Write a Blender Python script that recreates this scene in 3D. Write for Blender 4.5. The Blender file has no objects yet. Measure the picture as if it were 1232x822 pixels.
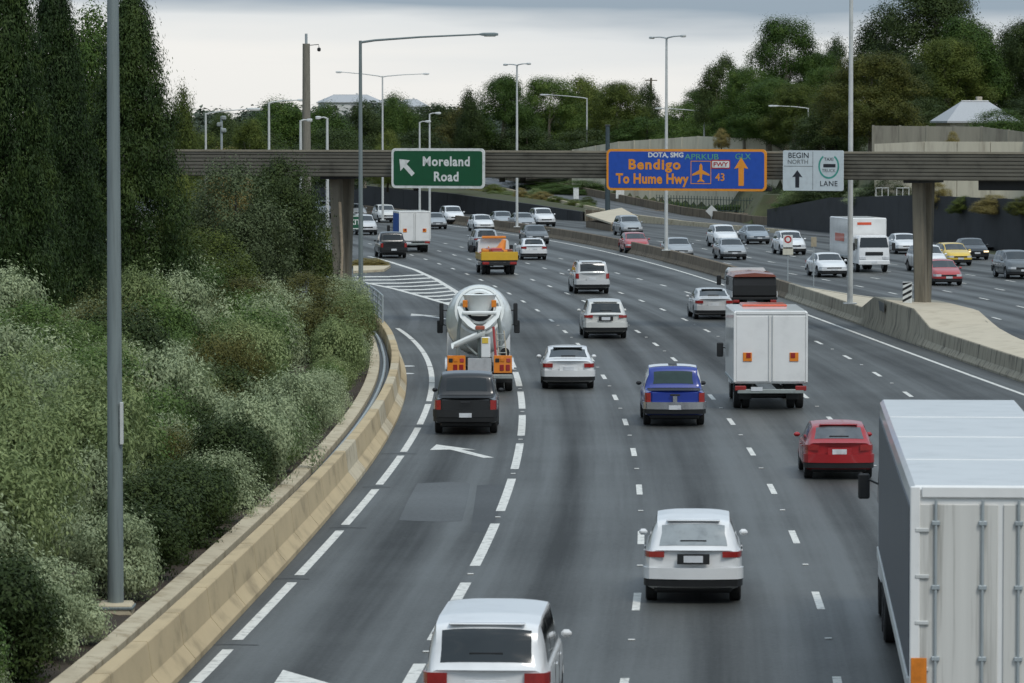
import bpy, bmesh, math, random
import numpy as np
from mathutils import Vector, Matrix

random.seed(7)
rng = np.random.default_rng(7)
SC = bpy.context.scene
COL = SC.collection

# ------------------------------------------------------------------ camera
CAM_H, FPX, HORIZON = 9.2, 5100.0, 150.0
PITCH = math.atan((411 - HORIZON) / FPX)
cam_data = bpy.data.cameras.new('camera')
cam_data.sensor_width = 36.0
cam_data.lens = FPX / 1232 * 36
cam_data.clip_start = 0.5
cam_data.clip_end = 12000
cam_data.dof.use_dof = True
cam_data.dof.focus_distance = 165
cam_data.dof.aperture_fstop = 5.6
cam = bpy.data.objects.new('camera', cam_data)
cam.location = (0, 0, CAM_H)
cam.rotation_euler = (math.pi / 2 - PITCH, 0, 0)
COL.objects.link(cam)
SC.camera = cam

# ------------------------------------------------------------------ sky, sun, exposure
SUN_EL, SUN_AZ = math.radians(52), math.radians(150)     # azimuth clockwise from +Y
world = bpy.data.worlds.new('World')
SC.world = world
world.use_nodes = True
wn, wl = world.node_tree.nodes, world.node_tree.links
wn.clear()


def wnode(t, **k):
    n = wn.new(t)
    for a, b in k.items():
        setattr(n, a, b)
    return n


sky = wnode('ShaderNodeTexSky', sky_type='NISHITA')
sky.sun_disc = False
sky.sun_elevation = SUN_EL
sky.sun_rotation = SUN_AZ
sky.air_density = 1.0
sky.dust_density = 2.0
skyb = wnode('ShaderNodeMix', data_type='RGBA', blend_type='MULTIPLY')
skyb.inputs[0].default_value = 1
skyb.inputs[7].default_value = (0.10, 0.10, 0.10, 1)
wl.new(sky.outputs[0], skyb.inputs[6])
tc = wnode('ShaderNodeTexCoord')
sep = wnode('ShaderNodeSeparateXYZ')
wl.new(tc.outputs['Generated'], sep.inputs[0])
# overcast deck: luminance rises from horizon to zenith (CIE overcast sky)
elv = wnode('ShaderNodeMath', operation='MAXIMUM')
elv.inputs[1].default_value = 0
wl.new(sep.outputs[2], elv.inputs[0])
lum = wnode('ShaderNodeMath', operation='MULTIPLY_ADD')
lum.inputs[1].default_value = 1.0
lum.inputs[2].default_value = 1.0
wl.new(elv.outputs[0], lum.inputs[0])
mp = wnode('ShaderNodeMapping')
mp.inputs['Scale'].default_value = (5, 5, 46)
mp.inputs['Location'].default_value = (6.1, 0.0, 3.1)
wl.new(tc.outputs['Generated'], mp.inputs[0])
nz = wnode('ShaderNodeTexNoise')
nz.inputs['Scale'].default_value = 1.0
nz.inputs['Detail'].default_value = 5
nz.inputs['Roughness'].default_value = 0.5
wl.new(mp.outputs[0], nz.inputs['Vector'])
# cloud bases get greyer and bluer a little way up from the bright horizon
rise = wnode('ShaderNodeMapRange')
rise.inputs['From Min'].default_value = 0.017
rise.inputs['From Max'].default_value = 0.031
rise.inputs['To Min'].default_value = -0.20
rise.inputs['To Max'].default_value = 0.27
wl.new(elv.outputs[0], rise.inputs['Value'])
addn = wnode('ShaderNodeMath', operation='ADD')
wl.new(nz.outputs['Fac'], addn.inputs[0])
wl.new(rise.outputs[0], addn.inputs[1])
ramp = wnode('ShaderNodeValToRGB')
ramp.color_ramp.elements[0].position = 0.24
ramp.color_ramp.elements[0].color = (0.88, 0.87, 0.84, 1)
ramp.color_ramp.elements[1].position = 0.72
ramp.color_ramp.elements[1].color = (0.30, 0.375, 0.45, 1)
e = ramp.color_ramp.elements.new(0.50)
e.color = (0.74, 0.765, 0.775, 1)
wl.new(addn.outputs[0], ramp.inputs[0])
cl = wnode('ShaderNodeVectorMath', operation='SCALE')
wl.new(ramp.outputs[0], cl.inputs[0])
wl.new(lum.outputs[0], cl.inputs['Scale'])
mixs = wnode('ShaderNodeMix', data_type='RGBA')
mixs.inputs[0].default_value = 0.92
wl.new(skyb.outputs[2], mixs.inputs[6])
wl.new(cl.outputs[0], mixs.inputs[7])
bg = wnode('ShaderNodeBackground')
bg.inputs['Strength'].default_value = 1.0
wl.new(mixs.outputs[2], bg.inputs['Color'])
wo = wnode('ShaderNodeOutputWorld')
wl.new(bg.outputs[0], wo.inputs[0])

sun_data = bpy.data.lights.new('sun', 'SUN')
sun_data.energy = 1.5
sun_data.angle = math.radians(18)
sun_data.color = (1.0, 0.96, 0.89)
sun = bpy.data.objects.new('sun', sun_data)
sd = Vector((math.sin(SUN_AZ) * math.cos(SUN_EL), math.cos(SUN_AZ) * math.cos(SUN_EL), math.sin(SUN_EL)))
sun.rotation_euler = sd.to_track_quat('Z', 'Y').to_euler()
sun.location = (0, 0, 60)
COL.objects.link(sun)
SC.view_settings.view_transform = 'Standard'
SC.view_settings.look = 'None'
SC.view_settings.gamma = 1
SC.view_settings.use_curve_mapping = False
SC.view_settings.exposure = 0.08
SC.cycles.max_bounces = 5
SC.cycles.diffuse_bounces = 2
SC.cycles.glossy_bounces = 2
SC.cycles.transmission_bounces = 3
SC.cycles.transparent_max_bounces = 4
SC.cycles.use_denoising = True

# ------------------------------------------------------------------ helpers: pixels of the survey to ground points


def at(px, py, z=0.0):
    x, y = (px - 616) / FPX, (411 - py) / FPX
    dy = math.cos(PITCH) + y * math.sin(PITCH)
    dz = -math.sin(PITCH) + y * math.cos(PITCH)
    t = (z - CAM_H) / dz
    return Vector((t * x, t * dy, z))


def xd(px, d):
    return (px - 616) * d / FPX


def zd(py, d):
    return CAM_H - (py - HORIZON) * d / FPX


# ------------------------------------------------------------------ materials
MATS = {}


def mat(name, col, rough=0.6, metal=0.0, var=0.12, scale=4.0, bump=0.0, bscale=40.0, coat=0.0, emit=None, spec=0.5, streak=None, dirt=None):
    if name in MATS:
        return MATS[name]
    m = bpy.data.materials.new(name)
    m.use_nodes = True
    n, l = m.node_tree.nodes, m.node_tree.links
    b = n['Principled BSDF']
    b.inputs['Roughness'].default_value = rough
    b.inputs['Metallic'].default_value = metal
    b.inputs['Specular IOR Level'].default_value = spec
    if coat:
        b.inputs['Coat Weight'].default_value = coat
        b.inputs['Coat Roughness'].default_value = 0.06
    tcn = n.new('ShaderNodeTexCoord')
    noi = n.new('ShaderNodeTexNoise')
    noi.inputs['Scale'].default_value = scale
    noi.inputs['Detail'].default_value = 6
    noi.inputs['Roughness'].default_value = 0.6
    vec = tcn.outputs['Object']
    if streak:
        mpn = n.new('ShaderNodeMapping')
        mpn.inputs['Scale'].default_value = streak
        l.new(vec, mpn.inputs[0])
        vec = mpn.outputs[0]
    l.new(vec, noi.inputs['Vector'])
    r = n.new('ShaderNodeValToRGB')
    c2 = dirt if dirt else [max(0, c * (1 - 2 * var)) for c in col]
    c3 = [min(1, c * (1 + var)) for c in col]
    r.color_ramp.elements[0].position = 0.3
    r.color_ramp.elements[0].color = (*c2, 1)
    r.color_ramp.elements[1].position = 0.72
    r.color_ramp.elements[1].color = (*c3, 1)
    em = r.color_ramp.elements.new(0.48)
    em.color = (*col, 1)
    l.new(noi.outputs['Fac'], r.inputs[0])
    l.new(r.outputs[0], b.inputs['Base Color'])
    if bump:
        n2 = n.new('ShaderNodeTexNoise')
        n2.inputs['Scale'].default_value = bscale
        n2.inputs['Detail'].default_value = 4
        l.new(tcn.outputs['Object'], n2.inputs['Vector'])
        bp = n.new('ShaderNodeBump')
        bp.inputs['Strength'].default_value = bump
        bp.inputs['Distance'].default_value = 0.02
        l.new(n2.outputs['Fac'], bp.inputs['Height'])
        l.new(bp.outputs[0], b.inputs['Normal'])
    if emit:
        b.inputs['Emission Color'].default_value = (*emit[:3], 1)
        b.inputs['Emission Strength'].default_value = emit[3]
    MATS[name] = m
    return m


def leafmat(name, c1, c2, c3, transl=0.25, rough=0.55):
    m = bpy.data.materials.new(name)
    m.use_nodes = True
    n, l = m.node_tree.nodes, m.node_tree.links
    b = n['Principled BSDF']
    b.inputs['Roughness'].default_value = rough
    b.inputs['Specular IOR Level'].default_value = 0.18
    g = n.new('ShaderNodeNewGeometry')
    oi = n.new('ShaderNodeObjectInfo')
    tcn = n.new('ShaderNodeTexCoord')
    noi = n.new('ShaderNodeTexNoise')
    noi.inputs['Scale'].default_value = 1.3
    noi.inputs['Detail'].default_value = 3
    l.new(tcn.outputs['Object'], noi.inputs['Vector'])
    a1 = n.new('ShaderNodeMath'); a1.operation = 'MULTIPLY_ADD'
    a1.inputs[1].default_value = 0.14
    l.new(g.outputs['Random Per Island'], a1.inputs[0])
    a2 = n.new('ShaderNodeMath'); a2.operation = 'MULTIPLY'
    a2.inputs[1].default_value = 0.95
    l.new(noi.outputs['Fac'], a2.inputs[0])
    l.new(a2.outputs[0], a1.inputs[2])
    a3 = n.new('ShaderNodeMath'); a3.operation = 'MULTIPLY_ADD'
    a3.inputs[1].default_value = 0.22
    l.new(oi.outputs['Random'], a3.inputs[0])
    l.new(a1.outputs[0], a3.inputs[2])
    r = n.new('ShaderNodeValToRGB')
    r.color_ramp.elements[0].position = 0.25
    r.color_ramp.elements[0].color = (*c1, 1)
    r.color_ramp.elements[1].position = 0.98
    r.color_ramp.elements[1].color = (*c3, 1)
    e2 = r.color_ramp.elements.new(0.62)
    e2.color = (*c2, 1)
    l.new(a3.outputs[0], r.inputs[0])
    l.new(r.outputs[0], b.inputs['Base Color'])
    t = n.new('ShaderNodeBsdfTranslucent')
    l.new(r.outputs[0], t.inputs['Color'])
    mx = n.new('ShaderNodeMixShader')
    mx.inputs[0].default_value = transl
    l.new(b.outputs[0], mx.inputs[1])
    l.new(t.outputs[0], mx.inputs[2])
    l.new(mx.outputs[0], n['Material Output'].inputs['Surface'])
    return m


def asphalt(name, base, lanes=True):
    """asphalt with aggregate, seam lines, polished wheel paths and oil streaks along the lanes (uv: lane number, metres/10)"""
    m = bpy.data.materials.new(name)
    m.use_nodes = True
    n, l = m.node_tree.nodes, m.node_tree.links
    b = n['Principled BSDF']

    def N(t, **k):
        x = n.new(t)
        for a, v in k.items():
            setattr(x, a, v)
        return x

    def noise(vec, scale, detail, rough=0.6):
        q = N('ShaderNodeTexNoise')
        q.inputs['Scale'].default_value = scale
        q.inputs['Detail'].default_value = detail
        q.inputs['Roughness'].default_value = rough
        l.new(vec, q.inputs['Vector'])
        return q.outputs['Fac']

    def math_(op, a, bv):
        q = N('ShaderNodeMath', operation=op)
        for i, v in ((0, a), (1, bv)):
            if isinstance(v, (int, float)):
                q.inputs[i].default_value = v
            else:
                l.new(v, q.inputs[i])
        return q.outputs[0]
    tcn = N('ShaderNodeTexCoord')
    uv = N('ShaderNodeUVMap').outputs[0]
    sp = N('ShaderNodeSeparateXYZ')
    l.new(uv, sp.inputs[0])
    mpn = N('ShaderNodeMapping')
    mpn.inputs['Scale'].default_value = (3.2, 0.14, 1)
    l.new(uv, mpn.inputs[0])
    st = noise(mpn.outputs[0], 1.0, 5)
    fine = noise(tcn.outputs['Object'], 9.0, 8, 0.75)
    big = noise(tcn.outputs['Object'], 0.09, 5)
    # wheel paths: two per lane
    ang = math_('MULTIPLY', sp.outputs[0], math.pi * 4)
    cosn = math_('COSINE', ang, 0)
    wheel = math_('MULTIPLY', cosn, -0.075 if lanes else 0.0)
    cen = math_('COSINE', math_('MULTIPLY', sp.outputs[0], math.pi * 2), 0)
    oil = math_('MULTIPLY', cen, 0.09 if lanes else 0.0)
    s = math_('ADD', math_('MULTIPLY', st, 1.05), math_('MULTIPLY', fine, 0.42))
    s = math_('SUBTRACT', s, 0.13)
    s = math_('ADD', s, math_('MULTIPLY', big, 0.5))
    s = math_('ADD', s, math_('ADD', wheel, oil))
    r = N('ShaderNodeValToRGB')
    r.color_ramp.elements[0].position = 0.56
    r.color_ramp.elements[0].color = (*[c * 0.50 for c in base], 1)
    r.color_ramp.elements[1].position = 1.0
    r.color_ramp.elements[1].color = (*[c * 1.95 for c in base], 1)
    l.new(s, r.inputs[0])
    l.new(r.outputs[0], b.inputs['Base Color'])
    rr = N('ShaderNodeMapRange')
    rr.inputs['From Min'].default_value = 0.5
    rr.inputs['From Max'].default_value = 1.1
    rr.inputs['To Min'].default_value = 0.70
    rr.inputs['To Max'].default_value = 0.42
    l.new(s, rr.inputs['Value'])
    l.new(rr.outputs[0], b.inputs['Roughness'])
    b.inputs['Specular IOR Level'].default_value = 0.34
    bp = N('ShaderNodeBump')
    bp.inputs['Strength'].default_value = 0.25
    bp.inputs['Distance'].default_value = 0.01
    l.new(noise(tcn.outputs['Object'], 60, 3), bp.inputs['Height'])
    l.new(bp.outputs[0], b.inputs['Normal'])
    return m


M_ASPH = asphalt('asphalt', (0.045, 0.0465, 0.0435))
M_ASPH2 = asphalt('asphalt_ramp', (0.062, 0.064, 0.064), False)
M_PATCH = asphalt('asphalt_patch', (0.060, 0.063, 0.062), False)
M_PATCHD = asphalt('asphalt_sealed', (0.030, 0.031, 0.030), False)
M_LINE = mat('road_paint', (0.68, 0.67, 0.62), 0.65, var=0.14, scale=5, bump=0.1, dirt=(0.30, 0.30, 0.28))
M_SOIL = mat('mulch_soil', (0.050, 0.036, 0.024), 0.95, var=0.4, scale=7, bump=0.6, bscale=14)
M_GRASS = mat('verge_grass_ground', (0.055, 0.062, 0.026), 0.95, var=0.4, scale=0.6, bump=0.5, bscale=6, dirt=(0.07, 0.055, 0.03))
M_CONC_Y = mat('stained_cream_concrete', (0.50, 0.39, 0.23), 0.85, var=0.10, scale=1.3, bump=0.25, bscale=25, dirt=(0.31, 0.24, 0.14), streak=(0.9, 0.5, 0.8))
M_CONC_YT = mat('cream_concrete_top', (0.52, 0.45, 0.32), 0.85, var=0.12, scale=2.2, bump=0.25, bscale=25, dirt=(0.34, 0.27, 0.17))
M_CONC = mat('weathered_concrete', (0.31, 0.28, 0.215), 0.88, var=0.2, scale=1.3, bump=0.2, bscale=22, dirt=(0.08, 0.07, 0.055), streak=(2.2, 2.2, 0.35))
M_CONC_SLAB = mat('pale_beige_concrete', (0.54, 0.475, 0.36), 0.85, var=0.06, scale=1.2, bump=0.15, dirt=(0.45, 0.39, 0.29))
M_CONC_BR = mat('grey_bridge_concrete', (0.135, 0.125, 0.10), 0.85, var=0.18, scale=0.8, bump=0.2, dirt=(0.075, 0.07, 0.055), streak=(1, 1, 1.5))
M_CONC_BRT = mat('bridge_capping', (0.27, 0.24, 0.18), 0.85, var=0.15, scale=1.0)
M_CONC_PIER = mat('pier_concrete', (0.21, 0.185, 0.14), 0.85, var=0.2, scale=1.0, bump=0.15, dirt=(0.10, 0.09, 0.07), streak=(3, 3, 0.3))
M_CONC_BROWN = mat('brown_stained_concrete', (0.16, 0.125, 0.085), 0.9, var=0.25, scale=1.0, bump=0.2, dirt=(0.07, 0.055, 0.04), streak=(2, 2, 0.4))
M_WALL = mat('cream_noise_wall', (0.60, 0.55, 0.43), 0.85, var=0.10, scale=0.7, dirt=(0.43, 0.38, 0.29), streak=(2, 2, 0.3))
M_WALLG = mat('grey_noise_wall', (0.25, 0.235, 0.19), 0.88, var=0.15, scale=0.7, dirt=(0.15, 0.135, 0.11), streak=(2, 2, 0.3))
M_DARKWALL = mat('charcoal_panel', (0.026, 0.028, 0.031), 0.7, var=0.2, scale=0.6)
M_GALV = mat('galvanised_steel', (0.40, 0.44, 0.45), 0.5, 0.35, var=0.08, scale=2.0)
M_GALVP = mat('pale_galvanised_steel', (0.60, 0.61, 0.59), 0.5, 0.2, var=0.08, scale=2.0)
M_POLEG = mat('green_grey_painted_steel', (0.19, 0.225, 0.225), 0.45, 0.1, var=0.12, scale=3.0, streak=(6, 6, 0.3))
M_DKSTEEL = mat('dark_steel', (0.06, 0.065, 0.065), 0.5, 0.3)
M_FENCE = mat('green_fence_steel', (0.06, 0.085, 0.07), 0.5, 0.2)
M_LAMPGL = mat('lamp_glass', (0.72, 0.73, 0.66), 0.2)
M_LAMPY = mat('yellowed_lamp_glass', (0.50, 0.50, 0.30), 0.3)
M_WOOD = mat('grey_pole_timber', (0.15, 0.125, 0.095), 0.9, var=0.25, scale=2, streak=(8, 8, 0.4))
M_CPOLE = mat('concrete_pole', (0.20, 0.185, 0.15), 0.85, var=0.15, streak=(6, 6, 0.5))
M_TYRE = mat('tyre_rubber', (0.018, 0.018, 0.018), 0.85, var=0.1)
M_RIM = mat('alloy_rim', (0.32, 0.33, 0.34), 0.35, 0.7)
M_BLACK = mat('black_plastic', (0.014, 0.015, 0.016), 0.55)
M_GLASS = mat('dark_car_glass', (0.012, 0.016, 0.017), 0.08, spec=0.6, coat=0.4)
M_GLASSG = mat('green_tinted_glass', (0.02, 0.045, 0.038), 0.08, spec=0.6, coat=0.4)
M_TAIL = mat('red_lamp_lens', (0.30, 0.018, 0.016), 0.25, coat=0.5)
M_AMBER = mat('amber_lamp_lens', (0.75, 0.23, 0.02), 0.3, coat=0.4)
M_HEAD = mat('clear_lamp_lens', (0.62, 0.64, 0.66), 0.15, coat=0.5)
M_HEADON = mat('lit_headlamp', (0.8, 0.7, 0.5), 0.3, emit=(1.0, 0.72, 0.38, 1.6))
M_PLATE = mat('number_plate_white', (0.62, 0.64, 0.66), 0.5)
M_CHROME = mat('chrome', (0.55, 0.56, 0.58), 0.2, 0.9)
M_GREYMET = mat('grey_truck_metal', (0.30, 0.33, 0.32), 0.5, 0.2, var=0.15)


def paint(name, c, rough=0.32, metal=0.0):
    return mat('paint_' + name, c, rough, metal, var=0.05, scale=1.5, coat=0.7)


P_BASE = paint('base', (0.7, 0.7, 0.7))
P = {
    'white': paint('white', (0.78, 0.79, 0.79)), 'warmwhite': paint('warm_white', (0.66, 0.66, 0.63)),
    'pearl': paint('pearl', (0.60, 0.61, 0.61)), 'silver': paint('silver', (0.40, 0.42, 0.43), 0.35, 0.4),
    'grey': paint('grey', (0.12, 0.13, 0.135), 0.35, 0.3), 'black': paint('black', (0.012, 0.013, 0.014), 0.3),
    'red': paint('red', (0.36, 0.012, 0.016)), 'pinkred': paint('faded_red', (0.42, 0.05, 0.05)),
    'blue': paint('blue', (0.010, 0.035, 0.27)), 'blueglaze': paint('blue_grey', (0.30, 0.34, 0.37), 0.35, 0.3),
    'yellow': paint('yellow', (0.70, 0.42, 0.03)), 'orange': paint('orange', (0.78, 0.24, 0.02)),
    'taxi': paint('taxi_yellow', (0.72, 0.50, 0.06)), 'trailer': paint('trailer_white', (0.80, 0.80, 0.78), 0.4),
    'navy': paint('navy', (0.03, 0.075, 0.20)), 'rust': paint('rust_red', (0.24, 0.065, 0.04), 0.6),
    'vermilion': paint('vermilion', (0.70, 0.10, 0.04)), 'mint': paint('pale_mint', (0.80, 0.83, 0.81), 0.55),
    'slate': paint('slate', (0.022, 0.023, 0.026), 0.5),
}

# ------------------------------------------------------------------ mesh helpers


class MB:
    def __init__(self):
        self.v, self.f, self.uv = [], [], None

    def add(self, vs, fs, M=None):
        o = len(self.v)
        for p in vs:
            p = Vector(p)
            if M is not None:
                p = M @ p
            self.v.append(p)
        for f in fs:
            self.f.append([i + o for i in f])
        return self

    def box(self, c, s, ch=0.0, M=None):
        cx, cy, cz = c
        hx, hy, hz = s[0] / 2, s[1] / 2, s[2] / 2
        if ch <= 0:
            vs = [(cx + a * hx, cy + b * hy, cz + d * hz) for a in (-1, 1) for b in (-1, 1) for d in (-1, 1)]
            return self.add(vs, [(0, 1, 3, 2), (4, 6, 7, 5), (0, 4, 5, 1), (2, 3, 7, 6), (0, 2, 6, 4), (1, 5, 7, 3)], M)
        ch = min(ch, hx * .9, hy * .9, hz * .9)
        vs, idx = [], {}
        for a in (-1, 1):
            for b in (-1, 1):
                for d in (-1, 1):
                    for k in range(3):
                        e = [ch, ch, ch]
                        e[k] = 0
                        idx[(a, b, d, k)] = len(vs)
                        vs.append((cx + a * (hx - e[0]), cy + b * (hy - e[1]), cz + d * (hz - e[2])))
        fs = []
        for k in range(3):
            o = [q for q in range(3) if q != k]
            for s_ in (-1, 1):
                q = []
                for u, w in ((-1, -1), (1, -1), (1, 1), (-1, 1)):
                    t = [0, 0, 0]
                    t[k], t[o[0]], t[o[1]] = s_, u, w
                    q.append(idx[(*t, k)])
                fs.append(q)
            for u in (-1, 1):          # edges parallel to axis k
                for w in (-1, 1):
                    q = []
                    for s_, kk in ((-1, o[0]), (1, o[0]), (1, o[1]), (-1, o[1])):
                        t = [0, 0, 0]
                        t[k], t[o[0]], t[o[1]] = s_, u, w
                        q.append(idx[(*t, kk)])
                    fs.append(q)
        for a in (-1, 1):
            for b in (-1, 1):
                for d in (-1, 1):
                    fs.append([idx[(a, b, d, k)] for k in range(3)])
        return self.add(vs, fs, M)

    def tube(self, path, radii, n=8, caps=True, M=None):
        path = [Vector(p) for p in path]
        if isinstance(radii, (int, float)):
            radii = [radii] * len(path)
        vs, fs = [], []
        up = None
        for i, p in enumerate(path):
            t = (path[min(i + 1, len(path) - 1)] - path[max(i - 1, 0)]).normalized()
            if up is None:
                a = Vector((0, 0, 1)) if abs(t.z) < 0.9 else Vector((1, 0, 0))
                up = (a - t * a.dot(t)).normalized()
            else:
                up = (up - t * up.dot(t)).normalized()
            sd_ = t.cross(up)
            for k in range(n):
                an = 2 * math.pi * (k + 0.5) / n
                vs.append(p + (up * math.cos(an) + sd_ * math.sin(an)) * radii[i])
        for i in range(len(path) - 1):
            for k in range(n):
                a, b = i * n + k, i * n + (k + 1) % n
                fs.append((a, b, b + n, a + n))
        if caps:
            fs.append(list(range(n))[::-1])
            fs.append([(len(path) - 1) * n + k for k in range(n)])
        return self.add(vs, fs, M)

    def lathe(self, prof, n=24, M=None, axis='X'):
        """prof: (axial, radius) pairs; spun about the axis"""
        vs, fs = [], []
        for a, r in prof:
            for k in range(n):
                an = 2 * math.pi * k / n
                c, s = r * math.cos(an), r * math.sin(an)
                vs.append((a, c, s) if axis == 'X' else (c, a, s) if axis == 'Y' else (c, s, a))
        for i in range(len(prof) - 1):
            for k in range(n):
                a, b = i * n + k, i * n + (k + 1) % n
                fs.append((a, b, b + n, a + n))
        return self.add(vs, fs, M)

    def prism(self, poly, vec, M=None):
        """extrude a planar polygon (3d points) along vec"""
        n = len(poly)
        vec = Vector(vec)
        vs = [Vector(p) for p in poly] + [Vector(p) + vec for p in poly]
        fs = [list(range(n))[::-1], [n + k for k in range(n)]]
        for k in range(n):
            fs.append((k, (k + 1) % n, n + (k + 1) % n, n + k))
        return self.add(vs, fs, M)

    def loft(self, rings, closed=True, caps=True, M=None):
        n = len(rings[0])
        vs = [p for r in rings for p in r]
        fs = []
        for i in range(len(rings) - 1):
            for k in range(n if closed else n - 1):
                a, b = i * n + k, i * n + (k + 1) % n
                fs.append((a, b, b + n, a + n))
        if caps and closed:
            fs.append(list(range(n))[::-1])
            fs.append([(len(rings) - 1) * n + k for k in range(n)])
        return self.add(vs, fs, M)

    def mesh(self, name, m, smooth=True, ang=35, weld=False, recalc=True):
        me = bpy.data.meshes.new(name)
        me.from_pydata([tuple(p) for p in self.v], [], self.f)
        bm = bmesh.new()
        bm.from_mesh(me)
        if weld:
            bmesh.ops.remove_doubles(bm, verts=bm.verts, dist=0.0004)
        if recalc:
            bmesh.ops.recalc_face_normals(bm, faces=bm.faces)
        bm.to_mesh(me)
        bm.free()
        if smooth:
            me.polygons.foreach_set('use_smooth', [True] * len(me.polygons))
            me.set_sharp_from_angle(angle=math.radians(ang))
        if m:
            me.materials.append(m)
        return me

    def build(self, name, m, parent=None, **k):
        o = bpy.data.objects.new(name, self.mesh(name, m, **k))
        COL.objects.link(o)
        if parent:
            o.parent = parent
        return o


def inst(name, me, parent=None, loc=(0, 0, 0), rz=0.0, sc=1.0):
    o = bpy.data.objects.new(name, me)
    COL.objects.link(o)
    if parent:
        o.parent = parent
    o.location = loc
    o.rotation_euler = (0, 0, rz)
    if sc != 1.0:
        o.scale = sc if hasattr(sc, '__len__') else (sc, sc, sc)
    return o


def tag(o, label=None, cat=None, group=None, kind=None):
    for k, v in (('label', label), ('category', cat), ('group', group), ('kind', kind)):
        if v:
            o[k] = v
    return o


def thing(name, label, cat, loc=(0, 0, 0), rz=0.0, group=None):
    o = bpy.data.objects.new(name, None)
    o.empty_display_size = 0.3
    COL.objects.link(o)
    o.location = loc
    o.rotation_euler = (0, 0, rz)
    return tag(o, label, cat, group)


KIDS = {}


def kids(o):
    return [c for c in KIDS.get(o.name, o.children)]


def copy_tree(o, parent=None, swap=None, skip=()):
    c = o.copy()
    COL.objects.link(c)
    c.parent = parent
    if swap and c.type == 'MESH' and c.data.materials and c.data.materials[0] in swap:
        c.material_slots[0].link = 'OBJECT'
        c.material_slots[0].material = swap[c.data.materials[0]]
    for ch in list(o.children):
        if ch.name.split('.')[0] not in skip:
            copy_tree(ch, c, swap, skip)
    return c


def drop_tree(o):
    for ch in list(o.children):
        drop_tree(ch)
    bpy.data.objects.remove(o)


def sheet(name, rows, m, z, parent=None, uvs=None, kind=None):
    """rows: list of rows of (x, y) or (x, y, z); one grid sheet"""
    n = len(rows[0])
    vs = [(p[0], p[1], (p[2] if len(p) > 2 else 0) + z) for r in rows for p in r]
    fs = []
    for i in range(len(rows) - 1):
        for k in range(n - 1):
            a = i * n + k
            fs.append((a, a + 1, a + 1 + n, a + n))
    me = bpy.data.meshes.new(name)
    me.from_pydata(vs, [], fs)
    if uvs:
        lay = me.uv_layers.new(name='UVMap')
        flat = [u for r in uvs for u in r]
        for lp in me.loops:
            lay.data[lp.index].uv = flat[lp.vertex_index]
    me.polygons.foreach_set('use_smooth', [True] * len(me.polygons))
    me.materials.append(m)
    if len(fs) and me.polygons[0].normal.z < 0:
        me.flip_normals()
    o = bpy.data.objects.new(name, me)
    COL.objects.link(o)
    o.parent = parent
    if kind:
        o['kind'] = kind
    return o


def text_mesh(s, size, m, name='lettering', parent=None, loc=(0, 0, 0), align='CENTER', bold=0.0, sx=1.0, space=1.0):
    cu = bpy.data.curves.new(name, 'FONT')
    cu.body = s
    cu.size = size
    cu.align_x = align
    cu.align_y = 'CENTER'
    cu.extrude = 0.004
    cu.offset = bold
    cu.space_character = space
    cu.resolution_u = 3
    tmp = bpy.data.objects.new(name, cu)
    COL.objects.link(tmp)
    dg = bpy.context.evaluated_depsgraph_get()
    me = bpy.data.meshes.new_from_object(tmp.evaluated_get(dg))
    bpy.data.objects.remove(tmp)
    me.materials.clear()
    me.materials.append(m)
    # text lies in local XZ plane facing -Y
    me.transform(Matrix.Rotation(math.pi / 2, 4, 'X') @ Matrix.Diagonal((sx, 1, 1, 1)))
    o = bpy.data.objects.new(name, me)
    COL.objects.link(o)
    o.parent = parent
    o.location = loc
    return o


# ------------------------------------------------------------------ the road alignment (plan curves x(y), metres)
def pv(c, y):
    return float(np.polyval(c, (y - 150) / 100))


CB = [0.037, -3.939, -1.245, 3.416]


def lB(y):
    return pv(CB, y)


def _off(c, y):
    q = min(max(y, 80), 260)
    return pv(c, q) - lB(q)


def lC(y): return lB(y) + _off([-0.265, -3.728, -1.331, 6.672], y)
def lD(y): return lB(y) + _off([-4.316, -1.259, 9.872], y)
def lE(y): return lB(y) + _off([-5.177, -0.444, 13.514], y)


def lF(y):
    q = min(max(y, 120), 345)
    return pv([-1.383, 1.492, -5.534, 17.158], q) - lB(q) + lB(y)


def lA(y):
    q = min(max(y, 77), 180)
    return pv([-4.675, -1.243, 0.247], q) - lB(q) + lB(y)


def lL(y):
    if y < 71:
        return pv([-3.4, -8.381, -1.588, -2.841], 71) - (71 - y) * 0.058
    return pv([-3.4, -8.381, -1.588, -2.841], y)


def lBar(y):
    return lL(y) - min(max(.30 + (y - 70) * .0074, .28), 1.0)


def lG1(y):
    q = min(max(y, 190), 284)
    return pv([-6.919, 1.718, 23.964], q) - lF(q) + lF(y)


def slope(fn, y):
    return (fn(y + 1) - fn(y - 1)) / 2


# ------------------------------------------------------------------ ground sheets
def sm(t):
    t = min(max(t, 0), 1)
    return t * t * (3 - 2 * t)


gr = 7000
sheet('ground', [[(-gr, -200), (gr, -200)], [(-gr, gr), (gr, gr)]], M_GRASS, -0.30, kind='structure')
ys = list(range(30, 560, 5))
LN = [lambda y: lL(min(y, 190)) - 1.3, lambda y: lL(min(y, 190)), lA, lB, lC, lD, lE, lF, lambda y: lF(y) + 1.35]
rows, uvs = [], []
for y in ys:
    base = [f(y) for f in LN]
    if y > 190:      # beyond the gore only the main lanes and the ramp pavement under it go on
        base[1] = min(base[1], lA(y) - 3.6)
        base[0] = base[1] - 1.3
    rows.append([(x, y) for x in base])
    uvs.append([(k - 1 + (0.63 if k == 0 else -0.6 if k == 8 else 0), y / 10) for k in range(9)])
road = sheet('road', rows, M_ASPH, 0.0, uvs=uvs, kind='structure')
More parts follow.
